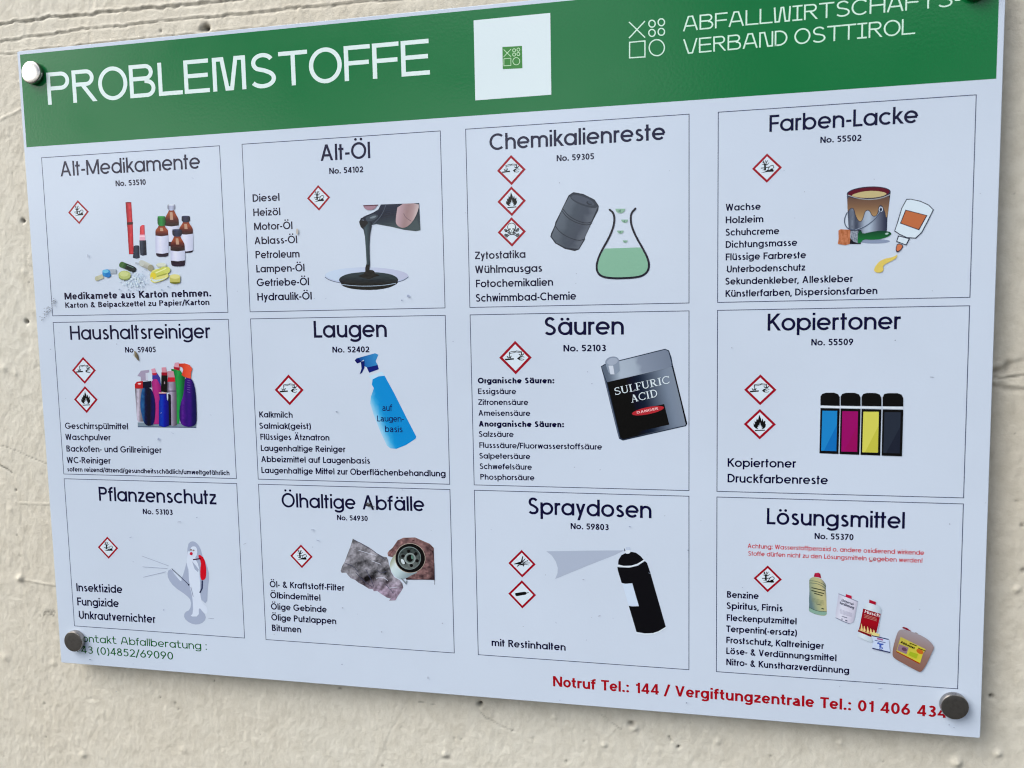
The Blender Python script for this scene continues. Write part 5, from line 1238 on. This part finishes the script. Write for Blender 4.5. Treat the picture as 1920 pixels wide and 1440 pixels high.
wall = link(bpy.data.objects.new('wall', me)); tag(wall, kind='structure')

# ground in front of the wall (below the photo; it lights and is mirrored by the sign)
m, t, b = new_mat('grey_paving')
n = add_noise(t, 14, 5); cr = t.nodes.new('ShaderNodeValToRGB'); cr.color_ramp.elements[0].color = (.026, .025, .023, 1); cr.color_ramp.elements[1].color = (.052, .050, .046, 1)
t.links.new(n.outputs[0], cr.inputs[0]); t.links.new(cr.outputs[0], b.inputs['Base Color']); b.inputs['Roughness'].default_value = .9
g_ = mesh_obj('ground', [(-60, .3, 0), (60, .3, 0), (60, -80, 0), (-60, -80, 0)], [(0, 3, 2, 1)], m); tag(g_, kind='structure')

# ------------------------------------------------------------------ small things stuck to the sign
def pxw(u, v, lift): x, y = pb(u, v); return Vector((S * x, -lift, Z0 + S * (BH - y)))
a_, b_ = pxw(253, 658, .0006), pxw(260.5, 676, .0006)
L_ = (b_ - a_).length; ax = (b_ - a_).normalized(); sd = Vector((ax.z, 0, -ax.x))
V, F = [], []
for i in range(11):
    t_ = i / 10; w_ = .0016 * math.sin(math.pi * (t_ * .92 + .05)) ** .7; p = a_ + ax * L_ * t_
    for s_, hh in ((-1, 0), (-.5, .0007), (0, .0010), (.5, .0007), (1, 0)): V.append(p + sd * w_ * s_ + Vector((0, -hh * math.sin(math.pi * min(.98, t_ + .02)), 0)))
for i in range(10):
    for j in range(4): F.append((i * 5 + j, i * 5 + j + 1, (i + 1) * 5 + j + 1, (i + 1) * 5 + j))
mh, t, b = new_mat('dry_seed_husk'); n = add_noise(t, 300, 3); cr = t.nodes.new('ShaderNodeValToRGB'); cr.color_ramp.elements[0].color = (.10, .07, .035, 1); cr.color_ramp.elements[1].color = (.26, .22, .12, 1)
t.links.new(n.outputs[0], cr.inputs[0]); t.links.new(cr.outputs[0], b.inputs['Base Color']); b.inputs['Roughness'].default_value = .6
husk = mesh_obj('seed_husk', V, F, mh, None, True); tag(husk, 'tiny brown seed husk stuck on the sign below the number 59405', 'seed husk')
c0, c1 = pxw(249.5, 662, .0004), pxw(255, 672, .0004); sd2 = Vector(((c1 - c0).normalized().z, 0, -(c1 - c0).normalized().x))
wing = mesh_obj('husk_wing', [c0, c0 + (c1 - c0) * .5 + sd2 * .0006, c1, c0 + (c1 - c0) * .5 - sd2 * .0006 - Vector((0, .0004, 0))], [(0, 1, 2), (0, 2, 3)], plain('pale_husk_skin', (.5, .5, .42), .5), husk)
# small dark fly on the heading
def ellipsoid(bm_v, bm_f, c, r, rot=0, n=10, m_=6):
    o = len(bm_v); cr_, sr = math.cos(rot), math.sin(rot)
    for j in range(m_ + 1):
        ph = math.pi * j / m_
        for i in range(n):
            th = 2 * math.pi * i / n; x, y, z = r[0] * math.sin(ph) * math.cos(th), r[1] * math.sin(ph) * math.sin(th), r[2] * math.cos(ph)
            bm_v.append((c[0] + x * cr_ - z * sr, c[1] + y, c[2] + x * sr + z * cr_))
    for j in range(m_):
        for i in range(n): bm_f.append((o + j * n + i, o + j * n + (i + 1) % n, o + (j + 1) * n + (i + 1) % n, o + (j + 1) * n + i))
V, F = [], []
c = pxw(692, 946.5, .0012)
ellipsoid(V, F, c, (.0020, .0011, .0014)); ellipsoid(V, F, c + Vector((-.0016, 0, .0010)), (.0011, .0009, .0009)); ellipsoid(V, F, c + Vector((.0016, 0, -.0004)), (.0012, .0008, .0009))
for dx, dz in ((.0022, .0030), (.0004, .0036), (-.0012, .0026), (.0052, -.0016)):
    p, q_ = c, c + Vector((dx, .0008, dz)); s_ = Vector((dz, 0, -dx)).normalized() * .00022; o = len(V)
    V += [p - s_, p + s_, q_ + s_, q_ - s_, p + Vector((0, -.0004, 0)), q_ + Vector((0, -.0003, 0))]; F += [(o, o + 4, o + 5, o + 3), (o + 4, o + 1, o + 2, o + 5)]
fly = mesh_obj('fly', V, F, plain('dark_insect_shell', (.02, .018, .022), .4), None, True); tag(fly, 'small dark insect sitting on the letter A of the oily waste heading', 'insect')
c = pxw(706, 949.5, .0004)
V, F = [], []; ellipsoid(V, F, c, (.0007, .0004, .0003), .7); mesh_obj('insect_leg', V, F, fly.data.materials[0], fly, True)
